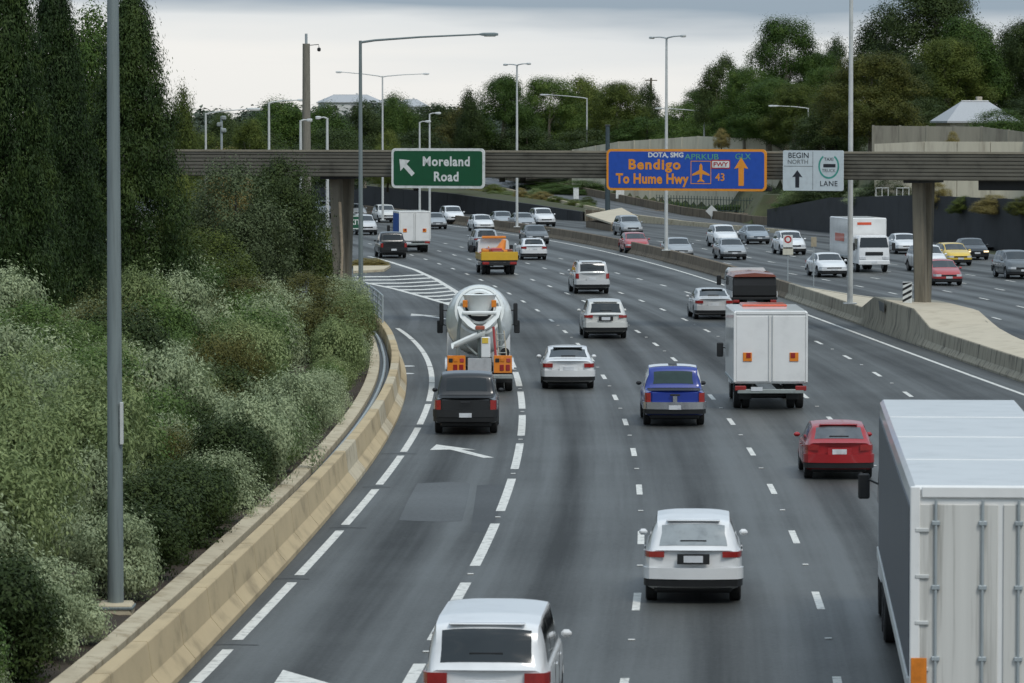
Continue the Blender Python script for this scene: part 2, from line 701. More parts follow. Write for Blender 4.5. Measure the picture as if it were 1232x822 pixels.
# exit ramp pavement: swings off to the left behind the shrubs
rr, ru = [], []
for y in range(188, 330, 6):
    rr.append([(lA(y) - 34 - (y - 188) * 0.1, y), (lA(y) - 16, y), (lA(y) - 0.5, y)])
    ru.append([(0, y / 10), (2, y / 10), (4, y / 10)])
ramp_o = sheet('exit_ramp', rr, M_ASPH2, -0.006, uvs=ru, kind='structure')
# oncoming carriageway
rows, uvs = [], []
for y in range(100, 560, 5):
    g = lG1(y)
    rows.append([(g - 4.6, y), (g - 3.5, y), (g, y), (g + 3.5, y), (g + 7, y), (g + 10.5, y), (g + 14, y), (g + 17.5, y), (g + 22, y)])
    uvs.append([(k, y / 10) for k in range(9)])
road2 = sheet('road', rows, M_ASPH, -0.003, uvs=uvs, kind='structure')


def mark(pts, parent, name='lane_dash', z=0.004, m=None):
    """flat painted polygon"""
    me = bpy.data.meshes.new(name)
    me.from_pydata([(p[0], p[1], z) for p in pts], [], [list(range(len(pts)))])
    if me.polygons[0].normal.z < 0:
        me.flip_normals()
    me.materials.append(m or M_LINE)
    o = bpy.data.objects.new(name, me)
    COL.objects.link(o)
    o.parent = parent
    return o


def dash(fn, y0, ln, w, parent, name='lane_dash'):
    n = 4
    a = [(fn(y0 + ln * k / n) - w / 2, y0 + ln * k / n) for k in range(n + 1)]
    b = [(fn(y0 + ln * k / n) + w / 2, y0 + ln * k / n) for k in range(n + 1)][::-1]
    return mark(a + b, parent, name)


def pitch_len(y):
    return max(9.4, 12.7 - 0.0165 * (y - 80))


rpm = MB()
for fn, ph in ((lB, 78.4), (lC, 78.6), (lD, 79.5), (lE, 80.3)):
    y = ph
    while y > 45:
        y -= 12.6
    while y < 372:
        s_ = pitch_len(y)
        if y < 330:
            dash(fn, y, 3.0 * s_ / 12.6, 0.15, road)
        if y < 190:
            yy = y + s_ * 0.64
            rpm.box((fn(yy), yy, 0.012), (0.13, 0.10, 0.022), 0.008)
        y += s_
y = 73.2
while y > 45:
    y -= 12.5
while y < 168:
    s_ = pitch_len(y)
    dash(lA, y, 9.4 * s_ / 12.6, 0.22, road, 'continuity_dash')
    yy = y + s_ * 0.87
    rpm.box((lA(yy), yy, 0.012), (0.13, 0.10, 0.022), 0.008)
    y += s_
y = 53.6
while y < 188:                      # ramp edge line, cut by worn joints
    dash(lL, y, 9.5 if y < 130 else 9.9, 0.2, road, 'edge_line')
    y += 10.9 if y < 130 else 10.2
y = 60.0
while y < 470:
    dash(lambda q: lF(q) - 0.02, y, 19.9, 0.17, road, 'edge_line')
    y += 20.0
ob = rpm.build('pavement_marker', mat('marker_white', (0.6, 0.6, 0.57), 0.5), road)
ob['kind'] = 'stuff'
for k in range(4):
    y = 150.0 + k * 2.7
    while y < 345:
        dash(lambda q, k=k: lG1(q) + 3.5 * k, y, 2.5, 0.15, road2)
        y += 10.0
y = 150.0
while y < 430:
    dash(lambda q: lG1(q) - 3.6, y, 19.9, 0.16, road2, 'edge_line')
    y += 20.0

# gore: two converging edge lines and hatching
gR = [at(*p) for p in ((443.7, 308.5), (470, 315.5), (500, 325), (525, 336.5), (547.7, 350.4), (566, 366))]
gL = [at(*p) for p in ((420, 336.8), (436, 339.5), (474.7, 347.7), (507.6, 356.8), (538.6, 366), (563, 374))]


def ribbon(pts, w, name, parent, z=0.005):
    a, b = [], []
    for i, p in enumerate(pts):
        t = (pts[min(i + 1, len(pts) - 1)] - pts[max(i - 1, 0)]).normalized()
        nn = Vector((-t.y, t.x, 0)) * w / 2
        a.append(p + nn)
        b.append(p - nn)
    return mark(a + b[::-1], parent, name, z)


ribbon(gR, 0.3, 'gore_line', road)
ribbon(gL, 0.3, 'gore_line', road)


def lerp_path(pts, t):
    f = t * (len(pts) - 1)
    i = min(int(f), len(pts) - 2)
    return pts[i].lerp(pts[i + 1], f - i)




def col_at(pix, yy):
    for (a, b), (c, d) in zip(pix, pix[1:]):
        if b <= yy <= d:
            return a + (c - a) * (yy - b) / (d - b)
    return pix[0][0] if yy < pix[0][1] else pix[-1][0]


pR = ((443.7, 308.5), (470, 315.5), (500, 325), (525, 336.5), (547.7, 350.4), (566, 366))
pL = ((420, 336.8), (436, 339.5), (474.7, 347.7), (507.6, 356.8), (538.6, 366), (563, 374))
for k in range(9):
    y0_ = 331.5 + k * 3.9
    xl, xr_ = col_at(pL, y0_ + 1) if y0_ > 337 else 424, col_at(pR, y0_ - 1.5)
    h_ = 1.15 + .05 * k
    xm = (xl + xr_) / 2
    mark([at(xl + 2, y0_ + 1.2), at(xm, y0_ + .9), at(xr_ - 2, y0_ - 1.4), at(xr_ - 1, y0_ - 1.4 + h_), at(xm, y0_ + .9 + h_), at(xl + 4, y0_ + 1.2 + h_)], road, 'gore_stripe', 0.0045)
# arrows on the exit lane


def arrow(tail, tip, w):
    d_ = (tip - tail)
    ln = d_.length
    d_ = d_ / ln
    n_ = Vector((-d_.y, d_.x, 0))
    shp = [(0, -.10), (.60, -.10), (.56, -.34), (1.0, -.02), (.62, .5), (.62, .10), (0, .10)]
    return mark([tail + d_ * (u * ln) + n_ * (v * w) for u, v in shp], road, 'painted_arrow', 0.005)


arrow(at(588, 551), at(524, 535), 1.5)
arrow(Vector((-1.9, 64.5, 0)), Vector((-3.9, 71.2, 0)), 1.7)
arrow(at(545, 385), at(494, 377.5), 1.6)
# patches and trench seals in the exit lane
for q, m_ in (([(480, 626), (500, 627), (528, 628), (556, 627), (562, 604), (566, 582), (545, 580), (520, 581), (502, 582), (490, 604)], M_PATCH),
              ([(566, 640), (590, 641), (604, 606), (612, 584), (590, 583), (574, 584), (570, 612)], M_PATCHD)):
    mark([at(*p_) for p_ in q], road, 'asphalt_patch', 0.002 if m_ is M_PATCHD else 0.003, m_)
rj = random.Random(3)
y = 63.1 + .7
while y < 130:
    x0 = lL(y)
    a_, b_ = rj.uniform(.3, .6), rj.uniform(.25, .6)
    mark([(x0 - a_, y - .10), (x0 - .1, y - .02), (x0 + b_, y - .12), (x0 + b_, y - .02), (x0, y + .09), (x0 - a_, y + .01)], road, 'joint_seal', 0.0062, M_PATCHD)
    y += 10.9
for (px, py) in ((486, 441), (485, 450)):
    c = at(px, py)
    mb = MB()
    mb.lathe([(0, 0.02), (0.012, .42), (0.02, .40), (0.024, 0.05), (0.024, 0.001)], 18, Matrix.Translation((c.x, c.y, 0.0)), 'Z')
    mb.build('drain_cover', M_GALVP, road)

# planted bank on the left: mulch rising away from the barrier
rows = []


def bank_z(off):
    return 0.52 + 0.09 * max(0, off - 1.0) + (0.06 * max(0, off - 9))


for y in list(range(36, 226, 4)):
    xb = lBar(min(y, 190)) - 1.30 - max(0, (y - 190) * 0.35)
    rows.append([(xb - o, y, bank_z(o) + 0.10 * math.sin(o * 2.1 + y * .9) * (o > .5) + 0.05 * math.sin(y * 2.3 + o)) for o in (0, .4, 1, 2, 3, 4.5, 6, 8, 11, 15, 22, 40)])
sheet('planted_bank', rows, M_SOIL, 0.0, kind='structure')

# ------------------------------------------------------------------ left barrier in cast segments, drain channel and kerb
bar = thing('concrete_barrier', 'long curving cream concrete barrier between the exit lane and the shrubs', 'barrier', (0, 0, 0))
PROF = [(0.0, 0.0), (0.0, 0.10), (-0.20, 0.34), (-0.27, 0.86), (-0.29, 0.88), (-0.53, 0.88), (-0.55, 0.86), (-0.62, 0.0)]


def run(fn, y0, y1, prof, n=2, zs=1.0):
    rings = []
    for k in range(n + 1):
        y = y0 + (y1 - y0) * k / n
        d = slope(fn, y)
        nx, ny = 1 / math.hypot(1, d), -d / math.hypot(1, d)
        rings.append([(fn(y) + u * nx, y + u * ny, w * zs) for u, w in prof])
    return rings


y = 56.0
segs = []
while y < 192:
    mb = MB()
    mb.loft(run(lBar, y, y + 3.95, PROF, 3))
    mb.build('barrier_segment', M_CONC_Y if random.random() < .75 else M_CONC_YT, bar, ang=25)
    y += 4.0
ch = thing('drain_channel', 'dark open drain channel and cream kerb strip behind the long left barrier', 'drain')
y = 56.0
while y < 184:
    mb = MB()
    mb.loft(run(lambda q: lBar(q) - .98, y, y + 3.98, [(0.0, 0.0), (0.0, 0.60), (-0.02, 0.62), (-0.34, 0.64), (-0.36, 0.62), (-0.36, -0.1)], 3))
    mb.build('kerb_segment', M_CONC_YT, ch, ang=25)
    y += 4.0
mb = MB()
mb.loft(run(lambda q: lBar(q) - .64, 56, 190, [(0.0, -0.05), (0.0, 0.46), (-0.33, 0.46), (-0.33, -0.05)], 30))
mb.build('channel_floor', M_DKSTEEL, ch)
mb = MB()
mb.tube([(lBar(y) - .80, y, 0.52) for y in range(56, 190, 3)], 0.06, 8)
mb.build('conduit', M_GALV, ch)

# steel fence on top of the barrier's far end
fen = thing('steel_fence', 'galvanised pipe fence rising at the far end of the left barrier', 'fence')
fp = [at(p_[0], p_[1], 0.95) for p_ in ((487, 412), (483, 397), (477, 384), (470, 374), (461, 366), (452, 362))]
fp = [Vector((lBar(y) - .42 - max(0, y - 195) * .02, y, 0.86)) for y in (178, 182, 186, 190, 194)] + [Vector((lL(194) - 2.3, 198, 0.8)), Vector((lL(194) - 3.4, 202, .8))]
for i, p_ in enumerate(fp):
    MB().tube([p_, p_ + Vector((0, 0, 1.15))], 0.045, 8).build('post', M_GALV, fen)
for zz in (0.12, 0.4, 0.65, 0.9, 1.15):
    MB().tube([p_ + Vector((0, 0, zz)) for p_ in fp], 0.035 if zz < 1.1 else 0.05, 6).build('rail', M_GALV, fen)

# ------------------------------------------------------------------ median barrier, widened round the bridge pier
med = thing('concrete_barrier', 'stained concrete median barrier dividing the two carriageways', 'barrier')
MP = [(0.0, 0.0), (0.0, 0.08), (0.16, 0.30), (0.22, 0.80), (0.24, 0.82), (0.46, 0.82), (0.48, 0.80), (0.54, 0.30), (0.68, 0.08), (0.68, 0.0)]


def lM(y): return lF(y) + 1.1


y = 218.05
while y < 460:
    ln = 6.0 if y < 300 else 12.0
    mb = MB()
    mb.loft(run(lM, y, y + ln - 0.04, MP, 3))
    mb.build('barrier_segment', random.choice([M_CONC, M_CONC, M_CONC_BROWN]) if y < 240 else M_CONC_BROWN, med, ang=25)
    y += ln
# near face along the pier island: height follows the survey


def hN(y):
    return piece([(120, .80), (158, .80), (172.5, .82), (174.4, .84), (179, 1.42), (191.5, 1.42), (195.6, .78), (205, .80), (218, .82), (240, .82)], y)


def hF(y):
    return piece([(120, .86), (166, .92), (172.5, .95), (179, 1.32), (191, 1.30), (195.6, 1.02), (205, .94), (218, .83)], y)


def piece(pts, y):
    for (a, b), (c, d) in zip(pts, pts[1:]):
        if a <= y <= c:
            return b + (d - b) * (y - a) / (c - a)
    return pts[-1][1]


def lM2(y):       # far face of the island
    return lM(y) + piece([(120, 2.4), (150, 2.4), (164, 2.3), (172.5, 2.9), (181, 3.3), (191.5, 3.2), (195.6, 2.6), (206, 1.5), (218, .70)], y)


edges = [124, 130, 136, 142, 148, 154, 160, 166, 170, 174.4, 179, 185, 191.5, 195.6, 200, 206, 212, 218]
for a, b in zip(edges, edges[1:]):
    mb = MB()
    rings = []
    for k in range(4):
        y = a + (b - 0.04 - a) * k / 3
        h = hN(y)
        rings.append([(lM(y) + u, y, w if w < .2 else (w / .82) * h) for u, w in [(0, 0), (0, .08), (.16, .30), (.22, .80), (.24, .82), (.52, .82), (.54, 0)]])
    mb.loft(rings)
    mb.build('barrier_segment', M_CONC, med, ang=25)
    mb = MB()
    rings = []
    for k in range(4):
        y = a + (b - 0.04 - a) * k / 3
        h = hF(y)
        rings.append([(lM2(y) + u, y, w * h) for u, w in [(0, 0), (0, .1), (-.16, .3), (-.2, 1.0), (-.4, 1.0), (-.42, 0)]])
    mb.loft(rings)
    mb.build('barrier_segment', M_CONC, med, ang=25)
for a, b in ((124, 141), (141.1, 158), (158.1, 174.4), (174.4, 179), (179, 191.5), (191.5, 195.6), (195.6, 218)):
    mb = MB()
    top, bot = [], []
    n = 6
    rings = []
    for k in range(n + 1):
        y = a + (b - a) * k / n
        hn, hf = hN(y) + .012, hF(y) + .012
        rings.append([(lM(y) + .26, y, hn), (lM2(y) - .21, y, hf), (lM2(y) - .21, y, hf - .12), (lM(y) + .26, y, hn - .12)])
    mb.loft(rings)
    mb.build('cover_slab', M_CONC_SLAB, med, ang=15)
mb = MB()
mb.box((lM(188.5) + .16, 188.5, 1.12), (.02, 3.0, .4), 0, None)
mb.build('repair_plate', mat('grey_patch_paint', (.12, .125, .12), .8), med)

# ------------------------------------------------------------------ bridge
BR = Vector((xd(1108, 185.5), 185.5, 0))
BL = Vector((xd(405, 198.5), 198.5, 0))
bdir = (BR - BL).normalized()
bn = Vector((bdir.y, -bdir.x, 0))              # towards the camera
if bn.y > 0:
    bn = -bn
br_ang = math.atan2(bdir.y, bdir.x)
bridge = thing('footbridge', 'long grey ribbed concrete footbridge crossing above the freeway on splayed piers', 'bridge')
ZB, ZT = 6.76, 7.98


def along(px):
    """distance from BL along the bridge front line for a survey column"""
    k = (px - 616) / FPX
    # BL + t*bdir : x = k*y
    return (k * BL.y - BL.x) / (bdir.x - k * bdir.y)


def bpt(t, out, z):
    return BL + bdir * t + bn * out + Vector((0, 0, z))


T0, T1 = -16.0, 44.0
for side in (0, 1):
    prof = [(0, ZB)]
    nr = 7
    hh = (ZT - 0.06 - ZB) / nr
    for k in range(nr):
        prof += [(0.0, ZB + hh * k + 0.02), (0.05, ZB + hh * k + 0.045), (0.05, ZB + hh * (k + 1) - 0.025), (0.0, ZB + hh * (k + 1))]
    prof += [(-0.18, ZT - .06), (-0.18, ZB)]
    tt = T0
    while tt < T1 - .1:
        rings = [[bpt(t, (u if not side else -3.2 - u), z) for u, z in prof] for t in (tt, tt + 9.985)]
        MB().loft(rings).build('parapet_panel', M_CONC_BR, bridge, smooth=False)
        tt += 10.0
    o0, o1 = (.08, -.24) if not side else (-2.96, -3.28)
    MB().loft([[bpt(t, o0, ZT - .058), bpt(t, o0, ZT + .015), bpt(t, o1, ZT + .015), bpt(t, o1, ZT - .058)] for t in (T0, T1)]).build('capping', M_CONC_BRT, bridge, smooth=False)
MB().loft([[bpt(t, -.181, ZB + .02), bpt(t, -.181, ZB + .3), bpt(t, -3.02, ZB + .3), bpt(t, -3.02, ZB + .02)] for t in (T0, T1)]).build('deck', M_CONC_BR, bridge, smooth=False)
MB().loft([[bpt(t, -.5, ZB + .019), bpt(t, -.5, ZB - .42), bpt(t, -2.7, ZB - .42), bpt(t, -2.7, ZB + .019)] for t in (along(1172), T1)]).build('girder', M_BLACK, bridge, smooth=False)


def pier(t, zb, px_lean=0.0):
    for (o_top, o_bot, w0, w1, nm, sh) in ((-1.0, -1.38, .52, .50, 'pier_leg', 0), (-2.2, -1.86, .50, .44, 'pier_leg', 0)):
        rings = []
        for k in range(5):
            f_ = k / 4
            z = zb + (ZB - .02 - zb) * f_
            oo = o_bot + (o_top - o_bot) * f_
            w = w1 + (w0 - w1) * f_
            c = bpt(t + sh * f_, oo, z)
            hx, hy, q = w / 2, .22, .06
            rings.append([c + bdir * a + bn * b for a, b in ((-hx, -hy + q), (-hx, hy - q), (-hx + q, hy), (hx - q, hy), (hx, hy - q), (hx, -hy + q), (hx - q, -hy), (-hx + q, -hy))])
        MB().loft(rings).build(nm, M_CONC_PIER, bridge, ang=30)
    MB().box((0, 0, ZB - .06), (.8, 2.9, .12), .02, Matrix.Translation(bpt(t, -1.6, 0)) @ Matrix.Rotation(br_ang, 4, 'Z')).build('bearing_pad', M_BLACK, bridge)


tR, tL = along(1095), along(392)
pier(tR, 1.0)
pier(tL, 0.3)
MB().tube([bpt(tL + .45, -.55, ZB - 1.2), bpt(tL + .32, -1.0, 3.2), bpt(tL + .25, -.9, .2)], .07, 8).build('downpipe', mat('pipe_tan', (.42, .34, .24), .6), bridge)

# black and white keep-left marker at the pier foot
hm = thing('hazard_marker', 'black and white diagonal striped hazard board at the foot of the median bridge pier', 'sign', bpt(tR + .02, .35, 0), br_ang)
MB().box((0, 0, 1.85), (.44, .03, .95), .012).build('board', mat('sign_white', (.74, .75, .72), .5), hm)
for k in range(4):
    z0 = 1.42 + k * .25
    pts = [(-.215, z0), (.215, z0 + .22), (.215, z0 + .335), (-.215, z0 + .115)]
    pts = [(a, min(b, 2.315)) for a, b in pts]
    MB().prism([(a, -.0165, b) for a, b in pts], (0, -.003, 0)).build('stripe', M_BLACK, hm, smooth=False)
MB().tube([(0, .03, 1.0), (0, .03, 2.2)], .03, 6).build('post', M_GALV, hm)

# ------------------------------------------------------------------ signs on the bridge
S_GREEN = mat('sign_green', (0.004, 0.085, 0.030), 0.45, var=.06)
S_BLUE = mat('sign_blue', (0.018, 0.085, 0.44), 0.45, var=.06)
S_WHITE = mat('sign_white', (.74, .75, .72), .5)
S_ORANGE = mat('sign_orange', (.85, .32, .03), .45, var=.05)
S_GREYW = mat('sign_grey_white', (.60, .66, .68), .5, var=.05)
S_DARK = mat('sign_black', (.02, .022, .03), .5)
S_TEAL = mat('sign_teal', (.06, .33, .27), .5)
S_RED = mat('sign_red', (.45, .03, .03), .5)
S_GRAF = mat('graffiti_green', (.12, .40, .22), .6)
S_BACK = mat('sign_back', (.22, .23, .23), .5, .3)


def rrect(w, h, r, n=4):
    pts = []
    for cx_, cz_, a0 in ((w / 2 - r, h / 2 - r, 0), (-w / 2 + r, h / 2 - r, 90), (-w / 2 + r, -h / 2 + r, 180), (w / 2 - r, -h / 2 + r, 270)):
        for k in range(n + 1):
            a = math.radians(a0 + 90 * k / n)
            pts.append((cx_ + r * math.cos(a), cz_ + r * math.sin(a)))
    return pts


def plate(name, pts, y, th, m, parent, c=(0, 0)):
    return MB().prism([(a + c[0], y, b + c[1]) for a, b in pts], (0, -th, 0)).build(name, m, parent, smooth=False)


def sign(name, label, px0, px1, py0, py1):
    t0, t1 = along(px0), along(px1)
    c = bpt((t0 + t1) / 2, .38, 0)
    d = c.y
    w = (t1 - t0) * .995
    z0, z1 = zd(py1, d), zd(py0, d)
    c.z = (z0 + z1) / 2
    s = thing(name, label, 'sign', c, br_ang)
    for a in (-.3, .3):
        MB().box((a * w, .13, 0), (.09, .16, (z1 - z0) * .9), .01).build('bracket', M_DKSTEEL, s)
    return s, w, z1 - z0


s, w, h = sign('road_sign', 'green overhead sign reading Moreland Road with a white arrow pointing up left', 476, 588.5, 178.5, 226.5)
plate('border', rrect(w, h, .20), .0, .05, S_WHITE, s)
plate('face', rrect(w - .24, h - .24, .12), -.051, .008, S_GREEN, s)
text_mesh('Moreland', .60, S_WHITE, parent=s, loc=(.44, -.062, .30), bold=.018, sx=.98, space=1.10)
text_mesh('Road', .60, S_WHITE, parent=s, loc=(.44, -.062, -.40), bold=.018, sx=.98, space=1.10)
ar = [(-.42, .42), (.16, .36), (-.02, .18), (.42, -.26), (.26, -.42), (-.18, .02), (-.36, -.16)]
plate('arrow', [(a * .95 - w * .33, b * .95 + .02) for a, b in ar], -.060, .006, S_WHITE, s)

s, w, h = sign('road_sign', 'blue overhead sign with orange border reading Bendigo To Hume Hwy', 734, 927, 179.5, 229.5)
plate('border', rrect(w, h, .22), .0, .05, S_ORANGE, s)
plate('face', rrect(w - .22, h - .22, .14), -.051, .008, S_BLUE, s)
text_mesh('Bendigo', .62, S_ORANGE, parent=s, loc=(-w * .197, -.062, .22), bold=.022, sx=1.12, space=1.16)
text_mesh('To Hume Hwy', .62, S_ORANGE, parent=s, loc=(-w * .212, -.062, -.42), bold=.022, sx=.90, space=1.06)
text_mesh('DOTA, SMG', .30, S_WHITE, parent=s, loc=(-w * .125, -.062, .66), bold=.01, sx=1.1)
text_mesh('APRKUB', .36, S_GRAF, parent=s, loc=(w * .10, -.062, .58), bold=0.0, sx=1.25)
text_mesh('GLX', .36, S_GRAF, parent=s, loc=(w * .355, -.062, .60), bold=0.0, sx=1.1)
pl = [(0, .42), (.07, .32), (.08, .12), (.42, -.06), (.42, -.14), (.07, -.06), (.05, -.28), (.17, -.38), (.17, -.43), (0, -.38)]
pl = pl + [(-a, b) for a, b in pl[::-1][1:-1]]
plate('aeroplane_symbol', [(a + w * .095, b - .12) for a, b in pl], -.060, .005, S_ORANGE, s)
for (a0, b0, a1, b1) in ((-.5, .40, .5, .43), (-.5, -.60, .5, -.57), (-.5, -.57, -.47, .40), (.47, -.57, .5, .40)):
    plate('symbol_frame', [(a0 + w * .095, b0 - .02), (a1 + w * .095, b0 - .02), (a1 + w * .095, b1 - .02), (a0 + w * .095, b1 - .02)], -.060, .003, S_ORANGE, s)
plate('route_plate', rrect(.92, .40, .05), -.060, .006, S_RED, s, (w * .218, .26))
plate('route_plate_face', rrect(.84, .30, .04), -.067, .003, S_WHITE, s, (w * .218, .26))
text_mesh('FWY', .26, S_RED, parent=s, loc=(w * .218, -.075, .255), bold=.004, sx=1.3)
text_mesh('43', .48, S_ORANGE, parent=s, loc=(w * .215, -.062, -.33), bold=.005)
ua = [(0, .62), (.34, .12), (.13, .16), (.13, -.62), (-.13, -.62), (-.13, .16), (-.34, .12)]
plate('arrow', [(a * 1.0 + w * .345, b * 1.02 - .06) for a, b in ua], -.060, .006, S_ORANGE, s)
MB().box((w * .5 + .05, .1, -h * .5 + .1), (.3, .14, .2), .03).build('clamp', M_BLACK, s)

s, w, h = sign('road_sign', 'white overhead lane sign with black arrow and teal ring reading LANE', 946, 1019, 181, 229.5)
plate('face', rrect(w, h, .07), .0, .05, S_GREYW, s)
plate('divider', [(-.02, -h / 2 + .05), (.0, -h / 2 + .05), (.0, h / 2 - .05), (-.02, h / 2 - .05)], -.051, .004, S_BACK, s)
plate('divider', [(-w / 2 + .05, .18), (-.025, .18), (-.025, .205), (-w / 2 + .05, .205)], -.051, .004, S_BACK, s)
text_mesh('BEGIN', .34, S_DARK, parent=s, loc=(-w * .24, -.056, .66), sx=1.05)
text_mesh('NORTH', .27, S_BACK, parent=s, loc=(-w * .25, -.056, .38), sx=1.05)
plate('arrow', [(a * .72 - w * .26, b * .62 - .37) for a, b in ua], -.052, .006, S_DARK, s)
rgo, rgi = [], []
for k in range(21):
    a = math.radians(125 + 290 * k / 20)
    rgo.append((.50 * math.cos(a) + w * .26, .56 * math.sin(a) + .20))
    rgi.append((.42 * math.cos(a) + w * .26, .48 * math.sin(a) + .20))
mb = MB()
mb.add([(a, -.056, b) for a, b in rgo + rgi], [(k, k + 1, k + 22, k + 21) for k in range(20)])
mb.build('ring', S_TEAL, s, smooth=False)
text_mesh('TAXI', .20, S_DARK, parent=s, loc=(w * .26, -.056, .50))
plate('bar', rrect(.58, .15, .02), -.052, .005, S_DARK, s, (w * .27, .22))
text_mesh('TRUCK', .20, S_BACK, parent=s, loc=(w * .26, -.056, .0))
text_mesh('LANE', .33, S_DARK, parent=s, loc=(w * .26, -.056, -.58), space=1.1)

# ------------------------------------------------------------------ far side: retaining walls, ramp, noise walls, raised land
def wall_run(name, label, cat, pts, hts, panel, th, m, part='panel', post=None, cap=None, zb=None):
    """upright wall along plan points; one mesh for each panel. hts: heights at the points; zb: base heights"""
    root = thing(name, label, cat)
    P3 = [Vector((p[0], p[1], 0)) for p in pts]
    zb = zb or [0] * len(pts)
    for i in range(len(P3) - 1):
        a, b = P3[i], P3[i + 1]
        ln = (b - a).length
        n = max(1, round(ln / panel))
        t = (b - a).normalized()
        nn = Vector((-t.y, t.x, 0)) * th / 2
        for k in range(n):
            f0, f1 = k / n, (k + 1) / n
            g = 0.03 / ln
            p0, p1 = a.lerp(b, f0 + g), a.lerp(b, f1 - g)
            h0, h1 = hts[i] + (hts[i + 1] - hts[i]) * f0, hts[i] + (hts[i + 1] - hts[i]) * f1
            b0, b1 = zb[i] + (zb[i + 1] - zb[i]) * f0, zb[i] + (zb[i + 1] - zb[i]) * f1
            mb = MB()
            mb.loft([[q + nn + Vector((0, 0, z0)), q - nn + Vector((0, 0, z0)), q - nn + Vector((0, 0, z0 + h_)), q + nn + Vector((0, 0, z0 + h_))] for q, z0, h_ in ((p0, b0 - .3, h0 + .3), (p1, b1 - .3, h1 + .3))])
            mb.build(part, m, root, smooth=False)
            if post:
                c = a.lerp(b, f0)
                MB().box((0, 0, b0 + (h0 + post[0]) / 2), (post[1], post[1] + th * .5, h0 + post[0]), .01, Matrix.Translation(c) @ Matrix.Rotation(math.atan2(t.y, t.x), 4, 'Z')).build('post', post[2], root, smooth=False)
    return root


# left: charcoal retaining wall that carries the on-ramp, dropping towards the merge
wl_pts = [(xd(300, 500), 500), (xd(420, 470), 470), (xd(540, 443), 443), (xd(640, 419), 419), (xd(700, 405), 405)]
wall_run('retaining_wall', 'charcoal retaining wall under the far on-ramp, tapering down to the right', 'wall', wl_pts, [2.9, 2.6, 2.05, 1.35, .9], 4.0, .3, M_DARKWALL)
# right: charcoal noise wall along the oncoming carriageway
wr_pts = [(xd(925, 380), 380), (xd(1000, 360), 360), (xd(1100, 337), 337), (xd(1232, 312), 312), (54, 262), (66, 215)]
wall_run('noise_wall', 'charcoal panel wall along the right edge of the oncoming carriageway', 'wall', wr_pts, [1.6, 3.0, 3.6, 3.7, 3.8, 3.8], 4.0, .3, M_DARKWALL, post=(.03, .16, M_DARKWALL))
# cream noise wall behind the ramp
wc_pts = [(xd(690, 455), 455), (xd(745, 446), 446), (xd(840, 436), 436), (xd(915, 428), 428), (xd(975, 420), 420)]
wall_run('noise_wall', 'tall cream concrete noise wall behind the blue sign', 'wall', wc_pts, [6.0, 6.9, 7.5, 7.3, 4.6], 2.4, .25, M_WALL, post=(.02, .2, M_WALL), zb=[.5] * 5)
wh_pts = [(xd(1052, 352), 352), (xd(1112, 350), 350), (xd(1232, 346), 346), (xd(1330, 330), 330)]
wall_run('retaining_wall', 'cream concrete retaining wall above the charcoal wall at right', 'wall', wh_pts, [4.9, 5.1, 5.1, 5.1], 3.0, .3, M_WALL, zb=[2.7] * 4)
wg_pts = [(xd(1050, 385), 385), (xd(1180, 383), 383), (xd(1245, 380), 380), (xd(1320, 372), 372)]
wall_run('noise_wall', 'weathered grey concrete fence panels below the house with the pale roof', 'wall', wg_pts, [2.9, 2.6, 2.0, 2.0], 2.5, .2, M_WALLG, post=(.05, .2, M_WALLG), zb=[6.2, 6.4, 6.4, 6.4])
wb_pts = [(xd(705, 404), 404), (xd(760, 402), 402)]
wall_run('retaining_wall', 'short brown ribbed retaining wall below the pale slab under the dark pole', 'wall', wb_pts, [1.1, .9], .8, .3, M_CONC_BROWN, post=(.05, .14, M_CONC))

# on-ramp
rc = [(-18, 540, 3.4), (-5, 500, 2.9), (-1.0, 480, 2.45), (7.2, 432, 1.45), (13.5, 404, .55), (19.0, 388, .1), (27, 356, .02), (36, 318, .012)]
rows, uv2 = [], []
for i, p_ in enumerate(rc):
    a = Vector(rc[max(i - 1, 0)]); b = Vector(rc[min(i + 1, len(rc) - 1)])
    t = (b - a).normalized()
    nn = Vector((-t.y, t.x, 0)).normalized()
    rows.append([tuple(Vector(p_) + nn * o) for o in (-3.0, 0, 3.0)])
    uv2.append([(k, -p_[1] / 10) for k in range(3)])
sheet('on_ramp', rows, M_ASPH2, 0.004, uvs=uv2, kind='structure')
kb = thing('kerb', 'pale concrete kerb wall along the far side of the on-ramp', 'kerb')
for side, hh_, m_ in ((3.2, .75, M_CONC_BROWN), (-3.3, .30, M_CONC_YT)):
    for i in range(1, len(rows) - 2):
        o0, o1 = rows[i], rows[i + 1]
        mb = MB()
        rings = []
        for rw, pc in ((o0, rc[i]), (o1, rc[i + 1])):
            c = Vector(pc)
            d_ = (Vector(rw[2]) - Vector(rw[0])).normalized()
            q = c + d_ * side
            rings.append([q - d_ * .15 + Vector((0, 0, -.6)), q - d_ * .12 + Vector((0, 0, hh_)), q + d_ * .12 + Vector((0, 0, hh_)), q + d_ * .15 + Vector((0, 0, -.6))])
        mb.loft(rings).build('kerb_segment', m_, kb, smooth=False)

# strip of bank between the charcoal wall and the ramp
vr = []
for i, k in zip(range(5), (0, 1, 2, 3, 4)):
    a = Vector((*wl_pts[i], [2.9, 2.6, 2.05, 1.35, .9][i] - .05))
    e_ = Vector(rows[k][0]) + Vector((0, 0, -.03))
    vr.append([tuple(a + Vector((.1, .2, 0))), tuple(a.lerp(e_, .35) + Vector((0, 0, .25))), tuple(a.lerp(e_, .7) + Vector((0, 0, .1))), tuple(e_)])
rows = vr
sheet('ramp_verge', rows, M_GRASS, 0.0, kind='structure')
# raised land behind the walls


